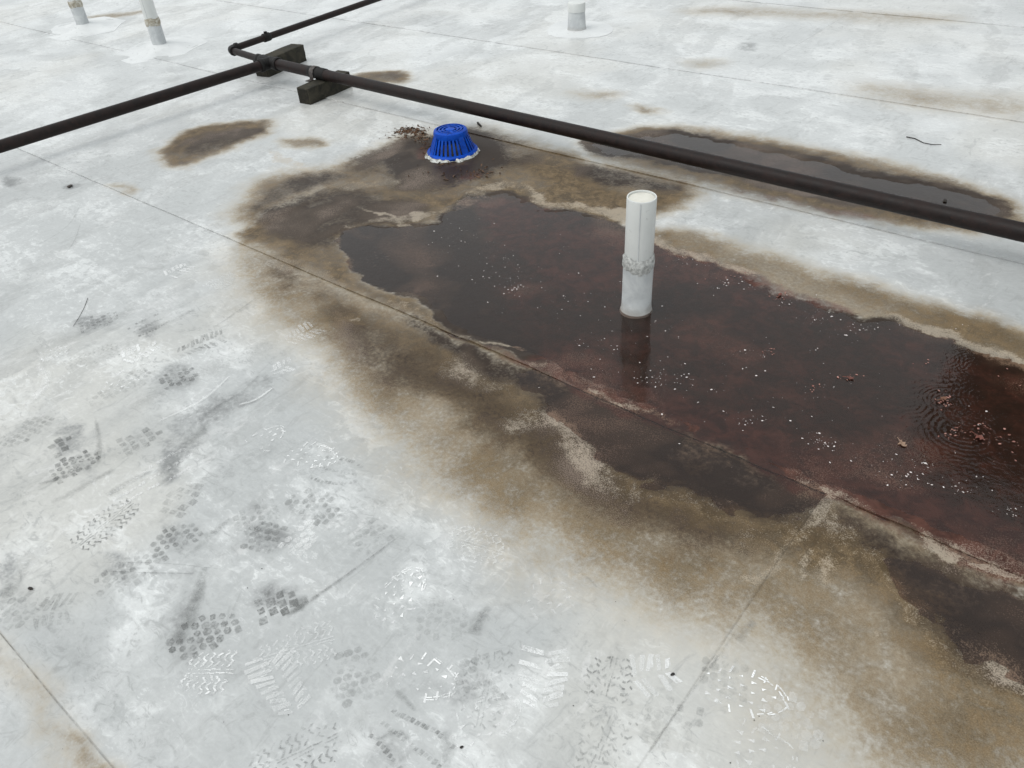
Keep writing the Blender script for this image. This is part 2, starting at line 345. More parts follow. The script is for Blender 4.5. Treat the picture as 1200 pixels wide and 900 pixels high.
# pale fibres and grit left on the stained film
fl = t.math('MULTIPLY', t.ramp(t.math('ADD', t.math('MULTIPLY', n_fine, .7), t.math('MULTIPLY', n_grain, .4)), .60, .74), tm)
base = t.mix(t.math('MULTIPLY', fl, .28), base, (.34, .30, .23))
dm = t.ramp(mod(dA, .55, .7, .8), .18, .80)
dcol = t.mix(t.ramp(n_mid, .38, .62), (.027, .0180, .0135), (.052, .037, .027))
base = t.mix(t.math('MULTIPLY', dm, .96), base, dcol)
rm = t.ramp(mod(rA, .6, .6, .6), .15, .95)
base = t.mix(t.math('MULTIPLY', rm, .80), base, t.mix(t.ramp(n_med, .35, .65), (.045, .0165, .0125), (.105, .043, .032)))
speck = t.ramp(t.math('ADD', mod(mA, 1.0, 1.0, 1.2), t.math('MULTIPLY', nzg, 1.2)), .30, 1.0)
base = t.mix(t.math('MULTIPLY', speck, .66), base, (.40, .345, .27))
# fallen grit on the dark bed
gr = t.math('MULTIPLY', t.ramp(t.math('ADD', t.math('MULTIPLY', n_grain, .8), t.math('MULTIPLY', n_mid, .5)), .80, .90), t.math('MAXIMUM', dm, rm))
base = t.mix(t.math('MULTIPLY', gr, .28), base, (.42, .33, .27))
wetm = t.math('MAXIMUM', dm, t.math('MULTIPLY', tm, .35))
rough = t.mixf(wetm, t.ramp(n_med, .3, .7, .30, .44), .42)
hgt = t.math('ADD', t.math('MULTIPLY', n_med, .7), t.math('MULTIPLY', n_fine, .3))
t.bsdf(base, rough, t.bump(hgt, .30, .0022), spec=t.mixf(t.math('MAXIMUM', tm, dm), 1.0, .14))
M_MEM = t.m

# ------------------------------------------------------------------ the roof: deck + lapped membrane sheets
deck_mat = NT('insulation_board'); deck_mat.bsdf((.45, .45, .43), .9)
bm = bmesh.new(); bmesh.ops.create_cube(bm, size=1)
for v in bm.verts: v.co = Vector((v.co.x*60-5, v.co.y*60+10, v.co.z*.3-.19))
me = bpy.data.meshes.new('roof'); bm.to_mesh(me); bm.free()
ROOF = link('roof', me, deck_mat.m); tag(ROOF, kind='structure')

ROWS = [-1.6, .03, 1.495, 2.93, 4.335, 6.04, 7.6, 9.2]
LAP = .0034
def axis(lo, hi, fine_lo, fine_hi, df, dc):
    out = [lo]
    while out[-1] < hi-1e-6:
        x = out[-1]; out.append(min(hi, x+(df if fine_lo-dc <= x < fine_hi else dc)))
    return np.array(out)
def lap_lift(d, w=.055): return LAP*(1-sstep(w*.5, w*1.6, d))
def sheet(x0, x1, y0, y1, df, lap_south=True, lap_x=None):
    xs = axis(x0, x1, -5.0 if df < .012 else -9, .9, df, .05); ys = axis(y0, y1+.05, -.3, 7, df, .05)
    if lap_south: ys = np.concatenate([[y0], ys])          # duplicate row makes the exposed edge
    X, Y = np.meshgrid(xs, ys)
    wob = (fbm(X*1.7+y0*3, Y*0+y0, 3)-.5)*.012
    Z = height(X, Y).reshape(X.shape)
    if lap_south:
        Z = Z+lap_lift(Y-y0)
        Z[0] = Z[1]-LAP-.003; edge = np.exp(-((Y-y0)/.03)**2); Y = Y+wob*edge
    Z = Z-.0030*sstep(y1-.03, y1+.05, Y)                   # tucked under the next lap
    if lap_x == 'w': Z = Z+lap_lift(X-x0)*.8
    if lap_x == 'e_under': Z = Z-.003*sstep(x1-.05, x1, X)
    P = np.stack([X.ravel(), Y.ravel()], 1)
    A = {k: L.eval(P) for k, L in (('grey', grey), ('tan', tan), ('dark', dark), ('red', red), ('rim', rim))}
    x, y = P[:, 0], P[:, 1]; so_ = y0*7.7+x0*3.1
    A['n_big'] = sstep(.18, .82, fbm(x*1.0+so_*.02, y*1.0+4, 6)); A['n_mid'] = sstep(.15, .85, fbm(x*4.5+60+A['n_big']*1.5, y*4.5-A['n_big'], 6))
    A['far_sheen'] = np.clip(.75*sstep(2.7, 4.6, y)+.55*sstep(-2.6, -5.5, x)+.15*sstep(.5, -.3, y), 0, 1)*(.55+.45*A['n_mid'])
    ca, sa = math.cos(.35), math.sin(.35); u, v = x*ca+y*sa, -x*sa+y*ca
    A['n_str'] = sstep(.15, .85, fbm(u*9+A['n_mid']*1.2, v*2.2+20+A['n_mid'], 6)); A['n_str2'] = sstep(.15, .85, fbm(x*3.2+A['n_mid'], y*11+90, 6))
    ny, nx = X.shape; i = np.arange(ny*nx).reshape(ny, nx)
    F = np.stack([i[:-1, :-1], i[:-1, 1:], i[1:, 1:], i[1:, :-1]], -1).reshape(-1, 4)
    V = np.stack([X.ravel(), Y.ravel(), Z.ravel()], 1)
    if lap_x == 'w':                                       # exposed end edge
        e = i[:, 0]; V2 = V[e].copy(); V2[:, 2] -= LAP+.002; b = len(V); V = np.vstack([V, V2]); j = b+np.arange(ny)
        F = np.vstack([F, np.stack([j[:-1], e[:-1], e[1:], j[1:]], -1)]); A = {k: np.concatenate([a_, a_[e]]) for k, a_ in A.items()}
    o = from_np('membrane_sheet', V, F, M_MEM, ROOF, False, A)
    # smooth shading on the sheet, crisp at the cut edge
    o.data.shade_smooth(); o.data.set_sharp_from_angle(angle=R_(35))
    return o
XL, XR = -12.0, 3.0
CUTS = [[], [-.34], [-2.92], [-3.86, -2.5], [-3.90, -1.97], [-5.2, 1.2], []]
for r in range(7):
    df = (.014, .010, .008, .013, .022, .05, .1)[r]
    xs = [XL]+CUTS[r]+[XR]
    for k in range(len(xs)-1):
        first = k == 0
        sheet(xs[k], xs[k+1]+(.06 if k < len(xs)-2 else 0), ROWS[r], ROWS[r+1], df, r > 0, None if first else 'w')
def surf(x, y):
    """top of the membrane at a point (for marks and things lying on it)"""
    x = np.asarray(x, float); y = np.asarray(y, float)
    z = height(x, y).reshape(x.shape)
    for r in range(1, 7):
        m = (y >= ROWS[r]) & (y < ROWS[r+1]); z = z+np.where(m, lap_lift(y-ROWS[r]), 0)
        for c in CUTS[r]: z = z+np.where(m & (x >= c), lap_lift(x-c)*.8, 0)
    return z

# ------------------------------------------------------------------ standing water
t = NT('rain_water_brown')
rip = t.math('ADD', t.math('MULTIPLY', t.noise(26, 3, .6), .5), t.math('MULTIPLY', t.noise(85, 3, .6), .5))
nrm = t.bump(rip, .17, .004)
fr = t.n('ShaderNodeFresnel'); fr.inputs['IOR'].default_value = 1.365; t.set(fr.inputs['Normal'], nrm)
tr = t.n('ShaderNodeBsdfTransparent'); tr.inputs['Color'].default_value = (.86, .76, .71, 1)
gl = t.n('ShaderNodeBsdfGlossy'); gl.inputs['Roughness'].default_value = .012; gl.inputs['Color'].default_value = (1, 1, 1, 1); t.set(gl.inputs['Normal'], nrm)
ms = t.n('ShaderNodeMixShader'); t.set(ms.inputs[0], fr.outputs[0]); t.set(ms.inputs[1], tr.outputs[0]); t.set(ms.inputs[2], gl.outputs[0])
t.t.links.new(ms.outputs[0], t.out.inputs['Surface'])
M_WATER = t.m
DROPS = [(1112,470,1.0),(1128,505,1.0),(1165,470,.9),(1098,415,.8),(1185,500,.8),(1084,500,.8),(1150,430,.8),(1178,525,.7),(1062,470,.5),(1195,455,.8),(1135,488,.8)]
DW = [(g(px, py)[:2], a_) for px, py, a_ in DROPS]
def water(name, layer, thr, d, rings=False):
    Qs = np.vstack([it[1] for it in layer.items]); lo = Qs.min(0)-.12; hi = Qs.max(0)+.12; hi[0] = min(hi[0], 1.2)
    xs = np.arange(lo[0], hi[0], d); ys = np.arange(lo[1], hi[1], d); X, Y = np.meshgrid(xs, ys)
    w = layer.eval(np.stack([X.ravel(), Y.ravel()], 1)).reshape(X.shape)
    Z = np.full(X.shape, WATER_Z)
    if rings:
        for c, a_ in DW:
            r = np.hypot(X-c[0], Y-c[1]); Rm = .05+.05*a_
            Z = Z+a_*.00021*np.sin(r*2*math.pi/(.0105+.006*((a_*37.7+c[0]*91) % 1)))*np.exp(-((r-Rm*.55)/(Rm*.5))**2)*np.clip(1.9*fbm(X*17+c[0]*50, Y*17, 3)-.25, 0, 1.2)
    if rings:      # wind-chopped wavelets round the rain rings
        c = g(1135, 475)[:2]; m = np.exp(-(np.hypot(X-c[0], (Y-c[1])*.8)/.22)**2); ph = fbm(X*9, Y*9, 3)*.10
        Z = Z+m*.00011*(np.sin(2*math.pi*(X*.5+Y*.87+ph)/.017)+np.sin(2*math.pi*(X*-.75+Y*.66-ph)/.023))*np.clip(fbm(X*12+5, Y*12, 2)*2-.5, 0, 1)
    ny, nx = X.shape; i = np.arange(ny*nx).reshape(ny, nx)
    F = np.stack([i[:-1, :-1], i[:-1, 1:], i[1:, 1:], i[1:, :-1]], -1).reshape(-1, 4)
    keep = (w > thr).ravel()[F].any(1); F = F[keep]
    u, inv = np.unique(F, return_inverse=True); V = np.stack([X.ravel(), Y.ravel(), Z.ravel()], 1)[u]
    o = from_np(name, V, inv.reshape(F.shape), M_WATER, None, True); return tag(o, kind='structure')
water('puddle', wet, .02, .0035, True)
water('puddle', wetN, .02, .02)

#@@PART2

# ------------------------------------------------------------------ object materials
def simple(name, c1, c2, scale, rough, bump=.2, bd=.002, spec=.5, metal=0.0, c3=None, s3=60, lo=.35, hi=.65):
    t = NT(name); n = t.noise(scale, 5, .65, .5); n3 = t.noise(s3, 3, .7)
    c = t.mix(t.ramp(n, lo, hi), c1, c2)
    if c3: c = t.mix(t.math('MULTIPLY', t.ramp(n3, .60, .72), .7), c, c3)
    t.bsdf(c, t.ramp(n, .3, .7, rough*.8, rough*1.2), t.bump(t.math('ADD', n, t.math('MULTIPLY', n3, .5)), bump, bd), spec, metal); return t.m
M_PIPE = simple('pipe_dark_rusted', (.0085, .0055, .0050), (.018, .0105, .0092), 22, .50, .35, .0015, .22, 0, (.042, .016, .010), 90)
M_FIT = simple('pipe_fitting_black', (.007, .0065, .0065), (.013, .012, .0115), 30, .6, .4, .0015, .22)
M_WOOD = simple('timber_weathered_dark', (.020, .019, .015), (.055, .050, .038), 14, .85, .9, .004, .2, 0, (.03, .045, .022), 40)
M_WOODEND = simple('timber_end_grain', (.014, .013, .010), (.035, .031, .024), 40, .9, .9, .004, .2)
M_STRAP = simple('strap_galvanised_dull', (.10, .09, .085), (.05, .04, .035), 40, .5, .3, .001, .5, .4)
M_BLUE = simple('strainer_blue_plastic', (.0012, .040, .30), (.002, .068, .46), 26, .45, .2, .001, .16, 0, (.010, .022, .06), 48)
M_SUMP = simple('drain_inside_dark', (.006, .007, .006), (.02, .02, .015), 30, .5)
M_CAULK = simple('sealant_white_dirty', (.22, .21, .18), (.66, .68, .66), 34, .6, .8, .004, .4, 0, (.20, .18, .12), 45)
M_LEAF = [simple('leaf_%d' % i, c, tuple(v*1.6 for v in c), 60, .6, .5, .002) for i, c in enumerate([(.13, .06, .035), (.13, .045, .032), (.11, .045, .02), (.22, .145, .10)])]
M_LITTER = simple('litter_brown', (.05, .024, .010), (.13, .065, .03), 50, .75, .5, .002)
M_TWIG = simple('twig_black', (.012, .010, .009), (.03, .025, .02), 60, .8)
t = NT('sheath_white'); sz = t.n('ShaderNodeSeparateXYZ'); t.set(sz.inputs[0], t.pos)
n1 = t.noise(9, 5, .6, .4, stretch=(1, 1, .5)); n2 = t.noise(55, 4, .7)
c = t.mix(t.ramp(n1, .35, .7), (.60, .615, .60), (.70, .715, .70))
c = t.mix(t.math('MULTIPLY', t.ramp(n2, .62, .72), .3), c, (.30, .30, .28))
c = t.mix(t.math('MULTIPLY', t.ramp(t.math('ADD', sz.outputs[2], t.math('MULTIPLY', n1, .05)), .02, .075, 1, 0), .5), c, (.30, .27, .23))   # splash grime at the foot
t.bsdf(c, .42, t.bump(n2, .12, .002), .5); M_SHEATH = t.m
t = NT('sheath_lower_grey'); n1 = t.noise(12, 5, .6, .6); n2 = t.noise(38, 4, .7, 1.0, stretch=(1, 1, 3))
c = t.mix(t.ramp(n1, .35, .68), (.46, .48, .49), (.60, .62, .62))
c = t.mix(t.math('MULTIPLY', t.ramp(n2, .66, .70), .65), c, (.12, .12, .11))
sz = t.n('ShaderNodeSeparateXYZ'); t.set(sz.inputs[0], t.pos)
c = t.mix(t.math('MULTIPLY', t.ramp(t.math('ADD', sz.outputs[2], t.math('MULTIPLY', n1, .05)), .02, .07, 1, 0), .55), c, (.26, .23, .19))
t.bsdf(c, .5, t.bump(n2, .2, .002), .45); M_LOWER = t.m
M_CAP = simple('cap_cream', (.60, .585, .52), (.68, .665, .60), 20, .5, .15, .001)
M_BAND = simple('sealant_band_grey', (.34, .345, .335), (.58, .59, .57), 70, .6, .9, .005, .4, 0, (.20, .195, .17), 50)
M_BANDT = simple('sealant_band_tan', (.30, .265, .20), (.55, .53, .47), 45, .6, .9, .005, .4, 0, (.20, .14, .08), 40)
M_PATCH = simple('membrane_patch_clean', (.60, .614, .615), (.68, .695, .695), 5, .42, .3, .003, .5, 0, (.42, .43, .42), 30)

# ------------------------------------------------------------------ mesh builders
def lathe(prof, n=32, wob=0, seed=0, cap_top=True, cap_bot=False):
    """prof: list of (r, z). returns V, F"""
    V = []; F = []; rs = np.random.default_rng(seed)
    for r, z in prof:
        for k in range(n):
            a_ = 2*math.pi*k/n; q = 1+wob*(rs.random()-.5)*2
            V.append((r*q*math.cos(a_), r*q*math.sin(a_), z+(rs.random()-.5)*wob*.06))
    for i in range(len(prof)-1):
        for k in range(n):
            F.append((i*n+k, i*n+(k+1) % n, (i+1)*n+(k+1) % n, (i+1)*n+k))
    if cap_top: F.append(tuple((len(prof)-1)*n+k for k in range(n)))
    if cap_bot: F.append(tuple(reversed(range(n))))
    return V, F
def obj(name, VF, mat, parent, smooth=True, ang=40):
    o = from_np(name, np.array(VF[0]), VF[1], mat, parent)
    if smooth: o.data.shade_smooth(); o.data.set_sharp_from_angle(angle=R_(ang))
    return o
def tube(pts, rad, n=20, caps=True):
    pts = [Vector(p) for p in pts]; V = []; F = []; up = Vector((0, 0, 1))
    rads = rad if isinstance(rad, (list, tuple)) else [rad]*len(pts)
    for i, p in enumerate(pts):
        d = (pts[min(i+1, len(pts)-1)]-pts[max(i-1, 0)]).normalized()
        s_ = d.cross(up)
        if s_.length < 1e-3: s_ = Vector((1, 0, 0))
        s_.normalize(); w = s_.cross(d)
        for k in range(n):
            a_ = 2*math.pi*k/n; V.append(tuple(p+(s_*math.cos(a_)+w*math.sin(a_))*rads[i]))
    for i in range(len(pts)-1):
        for k in range(n): F.append((i*n+k, i*n+(k+1) % n, (i+1)*n+(k+1) % n, (i+1)*n+k))
    if caps: F.append(tuple(reversed(range(n)))); F.append(tuple((len(pts)-1)*n+k for k in range(n)))
    return V, F
def boxm(x0, x1, y0, y1, z0, z1, bev=0.0, jit=0.0, seed=0, cuts=0):
    bm = bmesh.new(); bmesh.ops.create_cube(bm, size=1)
    for v in bm.verts: v.co = Vector(((x0+x1)/2+v.co.x*(x1-x0), (y0+y1)/2+v.co.y*(y1-y0), (z0+z1)/2+v.co.z*(z1-z0)))
    if cuts: bmesh.ops.subdivide_edges(bm, edges=bm.edges[:], cuts=cuts, use_grid_fill=True)
    if bev: bmesh.ops.bevel(bm, geom=[e for e in bm.edges if e.calc_face_angle(0) > 1], offset=bev, segments=2, affect='EDGES', profile=.6)
    rs = random.Random(seed)
    if jit:
        for v in bm.verts: v.co += Vector([(rs.random()-.5)*jit for _ in range(3)])
    bm.verts.index_update(); V = [tuple(v.co) for v in bm.verts]; F = [tuple(v.index for v in f.verts) for f in bm.faces]; bm.free()
    return V, F
def joinm(*vf):
    V = []; F = []
    for v, f in vf:
        b = len(V); V += list(v); F += [tuple(i+b for i in q) for q in f]
    return V, F

# ------------------------------------------------------------------ vent pipes
def lumpy_band(r, z0, z1, n=48, seed=1, amp=.006):
    rs = np.random.default_rng(seed); V = []; F = []; rows = 7
    for i in range(rows):
        tt = i/(rows-1); bul = math.sin(math.pi*tt)**.5 if 0 < tt < 1 else 0
        for k in range(n):
            a_ = 2*math.pi*k/n; q = r-.002+bul*(.004+amp*.7*(rs.random()-.3))
            V.append((q*math.cos(a_), q*math.sin(a_), z0+(z1-z0)*tt+(rs.random()-.5)*.006+.004*math.sin(3*a_+seed)))
    for i in range(rows-1):
        for k in range(n): F.append((i*n+k, i*n+(k+1) % n, (i+1)*n+(k+1) % n, (i+1)*n+k))
    return V, F
def skirt(rad, seed, r0=.050, n=64):
    """flashing welded over the pipe foot: thin many-sided patch that swells up to the pipe"""
    rs = np.random.default_rng(seed); V = []; F = []; ks = [1.0, .99, .85, .7, .55, .42, .32, .25, .19]
    corners = 6; ph = seed*1.3; out = []
    for k in range(n):
        a_ = 2*math.pi*k/n; m = (a_-ph) % (2*math.pi/corners)-math.pi/corners; out.append((.88/math.cos(m))*(1+.10*math.sin(2*a_+seed)))
    for i, k_ in enumerate(ks):
        for k in range(n):
            a_ = 2*math.pi*k/n; q = max(r0, rad*k_*(out[k] if k_ > .5 else 1+(out[k]-1)*max(0, (k_-.2)/.3)))
            if i == len(ks)-1: q = r0
            z_ = -.01 if i == 0 else .0035+.045*max(0, (1-k_-.1)/.8)**1.6+.004*math.sin(5*a_+k_*9)*(.3 < k_ < .9)
            V.append((q*math.cos(a_), q*math.sin(a_), z_))
    for i in range(len(ks)-1):
        for k in range(n): F.append((i*n+k, i*n+(k+1) % n, (i+1)*n+(k+1) % n, (i+1)*n+k))
    return V, F
def vent(px, py, label, H=.42, r=.0465, band=(.165, .222), bmat=None, base_skirt=None, seed=1, rz=0, lean=(0, 0)):
    p = g(px, py); z = float(surf(np.array([p[0]]), np.array([p[1]]))[0])
    e = empty('vent_pipe', (p[0], p[1], min(z, 0)-.002), rz); e.rotation_euler = (lean[0], lean[1], rz); tag(e, label, 'vent pipe', 'white plumbing vent pipes')
    zb = band[0]
    obj('lower_sleeve', lathe([(r+.010, 0), (r+.006, .012), (r+.0035, .03), (r+.003, zb*.5), (r+.003, zb+.02)], 40, .006, seed), M_LOWER, e)
    us = obj('upper_sheath', lathe([(r, zb), (r, H*.6), (r, H-.003), (r-.0012, H), (r-.0045, H), (r-.0045, H-.006)], 40, cap_top=False), M_SHEATH, e)
    # welded vertical edge of the wrapped sheath
    a_ = R_(-62)
    obj('sheath_seam', boxm(r*math.cos(a_)-.0015, r*math.cos(a_)+.0015, r*math.sin(a_)-.0012, r*math.sin(a_)+.0012, zb+.05, H-.004), M_LOWER, us, False)
    obj('pipe_end', lathe([(r-.005, H-.016), (r-.005, H-.006), (r-.009, H-.0045)], 40), M_CAP, us)
    obj('sealant_band', lumpy_band(r+.003, band[0], band[1], seed=seed), bmat or M_BAND, e)
    if base_skirt: obj('flashing_skirt', skirt(base_skirt, seed), M_PATCH, e, True, 60)
    return e
vent(745.5, 360, 'white vent pipe standing in the brown puddle with grey lumpy sealant band', lean=(R_(.6), R_(1.2)))
vent(189, 57, 'nearer of two white vent pipes at upper left with tan sealant band', H=.44, bmat=M_BANDT, base_skirt=.36, seed=4, r=.0485)
vent(99, 33, 'farther white vent pipe at the upper left corner of the roof', H=.44, bmat=M_BANDT, base_skirt=.38, seed=9, r=.0485)
p = g(676, 36); e = empty('vent_pipe', (p[0], p[1], 0)); tag(e, 'short tapered white vent with bright cap on a square flashing patch', 'vent pipe', 'white plumbing vent pipes')
obj('cone_flashing', lathe([(.076, 0), (.068, .008), (.064, .03), (.057, .15)], 40, cap_top=False), M_LOWER, e)
obj('cap', lathe([(.058, .128), (.062, .130), (.062, .178), (.059, .186), (.02, .190)], 40), M_SHEATH, e)
pc = [g(627, 47), g(724, 46), g(726, 25), g(648, 20)]
Q = smooth_poly(np.array([(q[0]-p[0], q[1]-p[1]) for q in pc]), True, 1); Q = smooth_poly(Q, True, 1)*.86; n = len(Q)
V = [(x*1.0, y*1.0, -.008) for x, y in Q]+[(x, y, .0030) for x, y in Q]+[(x*.6, y*.6, .007) for x, y in Q]+[(.055*x/math.hypot(x, y), .055*y/math.hypot(x, y), .014) for x, y in Q]
F = [(i_*n+k, i_*n+(k+1) % n, (i_+1)*n+(k+1) % n, (i_+1)*n+k) for i_ in range(3) for k in range(n)]
if np.cross(Q[0], Q[1]) < 0: F = [tuple(reversed(f)) for f in F]
obj('flashing_patch', (V, F), M_PATCH, e, True, 40)

# ------------------------------------------------------------------ gas pipe
PZ = .125; RM = .0318
def at_pipe(px, py, z=PZ): return Vector(g(px, py, z))
TEE = Vector((-4.525, 2.987, PZ)); MEND = Vector((3.6, 2.835, PZ))
gp = empty('roof_pipe', (TEE.x, TEE.y, 0)); tag(gp, 'dark rusted steel pipe run with branch crossing the roof on timber blocks', 'pipe')
gl_ = lambda p: Vector(p)-Vector((TEE.x, TEE.y, 0))
def pp(name, pts, r, mat=M_PIPE, n=28, par=None): return obj(name, tube([gl_(q) for q in pts], r, n), mat, par or gp, True, 50)
def seg(a_, b_, k=12): return [a_.lerp(b_, i/k) for i in range(k+1)]
def sag(P, amt):
    return [q+Vector((0, 0, -amt*math.sin(math.pi*i/(len(P)-1)))) for i, q in enumerate(P)]
pp('main_run', sag(seg(TEE, MEND, 24), .004), RM)
LB = Vector((-4.83, -2.6, PZ)); pp('branch_run', sag(seg(TEE, LB, 24), .004), RM*.98)
dM = (MEND-TEE).normalized(); dB = (LB-TEE).normalized()
# tee fitting: three sockets with rolled collars
TF = pp('tee_fitting', [TEE-dM*.07, TEE+dM*.075], RM*1.16, M_FIT); pp('tee_outlet', [TEE, TEE+dB*.075], RM*1.158, M_FIT, par=TF)
for d in (dM, dB): pp('tee_collar', [TEE+d*.056, TEE+d*.060, TEE+d*.080, TEE+d*.085], [RM*1.18, RM*1.28, RM*1.28, RM*1.16], M_FIT, par=TF)
RS = .0215
SM = Vector((-5.06, 3.05, PZ)); dS = (SM-TEE).normalized()
RD = pp('reducer', [TEE+dS*.06, TEE+dS*.09, TEE+dS*.12, TEE+dS*.13], [RM*1.16, RM*1.12, RS*1.35, RS*1.32], M_FIT)
pp('small_connector', [TEE+dS*.11, SM-dS*.03], RS)
pp('reducer_collar', [TEE+dS*.125, TEE+dS*.13, TEE+dS*.16, TEE+dS*.165], [RS*1.2, RS*1.42, RS*1.42, RS*1.2], M_FIT, par=RD)
SE = Vector((-5.62, 9.0, PZ+.02)); dE = (Vector((-5.215, 4.48, PZ))-SM).normalized(); SE = SM+dE*6.2
arc = [SM-dS*.055, SM-dS*.04, SM-dS*.022+dE*.004, SM-dS*.008+dE*.012, SM+dE*.026, SM+dE*.045, SM+dE*.06]
EL = pp('elbow', arc, RS*1.22, M_FIT)
pp('elbow_collar', [SM-dS*.062, SM-dS*.06, SM-dS*.045, SM-dS*.043], [RS*1.2, RS*1.42, RS*1.42, RS*1.2], M_FIT, par=EL)
pp('elbow_collar', [SM+dE*.048, SM+dE*.05, SM+dE*.066, SM+dE*.068], [RS*1.2, RS*1.42, RS*1.42, RS*1.2], M_FIT, par=EL)
pp('small_run', seg(SM+dE*.04, SE, 12), RS)
CP = pp('coupling', [SM+dE*.30, SM+dE*.305, SM+dE*.355, SM+dE*.36], [RS*1.1, RS*1.32, RS*1.32, RS*1.1], M_FIT)
q = SM+dE*.33; pp('coupling_plug', [q, q+Vector((0, 0, RS*1.75))], RS*.55, M_FIT, par=CP)
# coupling on the main run near the first block
c0 = TEE+dM*.40
pp('coupling', [c0, c0+dM*.005, c0+dM*.15, c0+dM*.155], [RM*1.0, RM*1.10, RM*1.10, RM*1.0], M_FIT)
q = TEE+dM*.60
# pipe strap over the main run on the block
def strap(cx, w=.018):
    V = []; F = []; n = 18; r0, r1 = RM*1.10+.001, RM*1.10+.004
    prof = [(-(RM+.045), .002), (-(RM+.006), .002)]+[(-(r0+.002)*math.cos(math.pi*k/n), RM+(r0+.002)*math.sin(math.pi*k/n)) for k in range(n+1)]+[((RM+.006), .002), ((RM+.045), .002)]
    for yy, zz in prof:
        for s_ in (-1, 1): V.append((cx+s_*w, yy, zz))
    for i in range(len(prof)-1): F.append((2*i, 2*i+1, 2*i+3, 2*i+2))
    b = len(V); V += [(x, y*.985, z-.003) for x, y, z in V]; F += [tuple(reversed([j+b for j in f])) for f in F]
    return V, F
bx = -4.0-.02
VF = strap(bx-.05-TEE.x); VF = ([(x, y+(2.977-TEE.y), z+.094) for x, y, z in VF[0]], VF[1])
obj('pipe_strap', VF, M_STRAP, gp, False)

def block(x, y0, y1, w, h, rz, label, seed):
    e = empty('timber_block', (x, y0, 0), rz); tag(e, label, 'timber block', 'timber blocks under the pipe')
    L = y1-y0
    tb = obj('timber', boxm(-w/2, w/2, 0, L, -.004, h, .005, .003, seed, 3), M_WOOD, e, True, 30)
    obj('end_grain', boxm(-w/2+.006, w/2-.006, -.0025, .004, .002, h-.007, .002, .001, seed), M_WOODEND, tb, False)
    return e
block(-4.0, 2.806, 3.165, .094, .092, R_(6), 'short dark timber block under the long pipe, nearer the blue strainer', 3)
block(-4.72, 3.03, 3.42, .11, .105, R_(12), 'dark timber block under the pipe tee at the corner', 5)
# a scrap of membrane as slip sheet under the tee block
# ------------------------------------------------------------------ roof drain strainer
DC = np.array([-2.695, 2.685]); zd = float(surf(DC[:1], DC[1:])[0])
dr = empty('drain_strainer', (DC[0], DC[1], zd), R_(8)); tag(dr, 'blue plastic dome strainer over the roof drain with white sealant ring', 'drain strainer')
RB, RT, HT = .112, .080, .118
obj('drain_bowl', lathe([(.095, .001), (.090, .010), (.06, .012)], 32), M_SUMP, dr)
obj('base_ring', lathe([(RB+.012, .004), (RB+.014, .012), (RB+.006, .020), (RB-.004, .020), (RB-.010, .012), (RB-.010, .004)], 48, cap_top=False), M_BLUE, dr)
CL = obj('collar', lathe([(RT+.004, HT-.030), (RT+.005, HT-.016), (RT+.001, HT-.004), (RT-.006, HT), (RT-.013, HT+.001), (RT-.013, HT-.006), (RT-.004, HT-.010), (RT-.001, HT-.030)], 48, cap_top=False), M_BLUE, dr)
for r0, r1 in ((.051, .0595), (.034, .042), (.0, .024)):
    prof = [(r0, HT-.005), (r0, HT-.0005), (r0+.001, HT), (r1-.001, HT), (r1, HT-.0005), (r1, HT-.005)] if r0 else [(r1, HT-.005), (r1, HT-.0005), (r1-.001, HT)]
    obj('top_ring' if r0 else 'top_disc', lathe(prof, 40, cap_top=not r0), M_BLUE, CL)
for k in range(4):
    a_ = R_(45+90*k); w = .005
    VF = boxm(.026, .070, -w, w, HT-.007, HT-.0012); V = [(x*math.cos(a_)-y*math.sin(a_), x*math.sin(a_)+y*math.cos(a_), z) for x, y, z in VF[0]]
    obj('top_spoke', (V, VF[1]), M_BLUE, CL, False)
NR = 30; rib_me = None
for k in range(NR):
    if rib_me is None:
        w0, w1 = .0058, .0046; V = []
        for r, z, w in ((RB+.002, .014, w0), (RB-.012, .05, w0), (RT+.003, HT-.026, w1)):
            for dx, dy in ((0, -w), (0, w), (-.009, w*.6), (-.009, -w*.6)): V.append((r+dx, dy, z))
        F = [(i*4+j, i*4+(j+1) % 4, i*4+4+(j+1) % 4, i*4+4+j) for i in range(2) for j in range(4)]
        o = from_np('rib', np.array(V), F, M_BLUE, dr); rib_me = o.data
    else: o = link('rib', rib_me, None, dr)
    o.rotation_euler = (0, 0, 2*math.pi*k/NR)
# two wider stiffening ribs on the front
for a_ in (-118, -20):
    V = []; w = .014
    for r, z in ((RB+.003, .014), (RT+.0045, HT-.02)):
        for dx, dy in ((0, -w), (0, w), (-.008, w), (-.008, -w)): V.append((r+dx, dy, z))
    o = from_np('wide_rib', np.array(V), [(j, (j+1) % 4, 4+(j+1) % 4, 4+j) for j in range(4)], M_BLUE, dr); o.rotation_euler = (0, 0, R_(a_))
rs = np.random.default_rng(3); V = []; F = []; n = 72
am = .55+.55*np.sin(np.arange(n)/n*2*math.pi+2.6)+.35*np.sin(np.arange(n)/n*2*math.pi*3+1)+.9*(np.repeat(rs.random(n//3), 3)-.5)
for i, (f0, z_) in enumerate(((0, .002), (.30, .011), (.62, .010), (1.0, -.006))):
    for k in range(n):
        a_ = 2*math.pi*k/n; q = RB+.003+.026*f0*max(.08, am[k]); V.append((q*math.cos(a_), q*math.sin(a_), z_*(.6+.8*rs.random())))
for i in range(3):
    for k in range(n): F.append((i*n+k, i*n+(k+1) % n, (i+1)*n+(k+1) % n, (i+1)*n+k))
obj('sealant_ring', (V, F), M_CAULK, dr, True, 70)

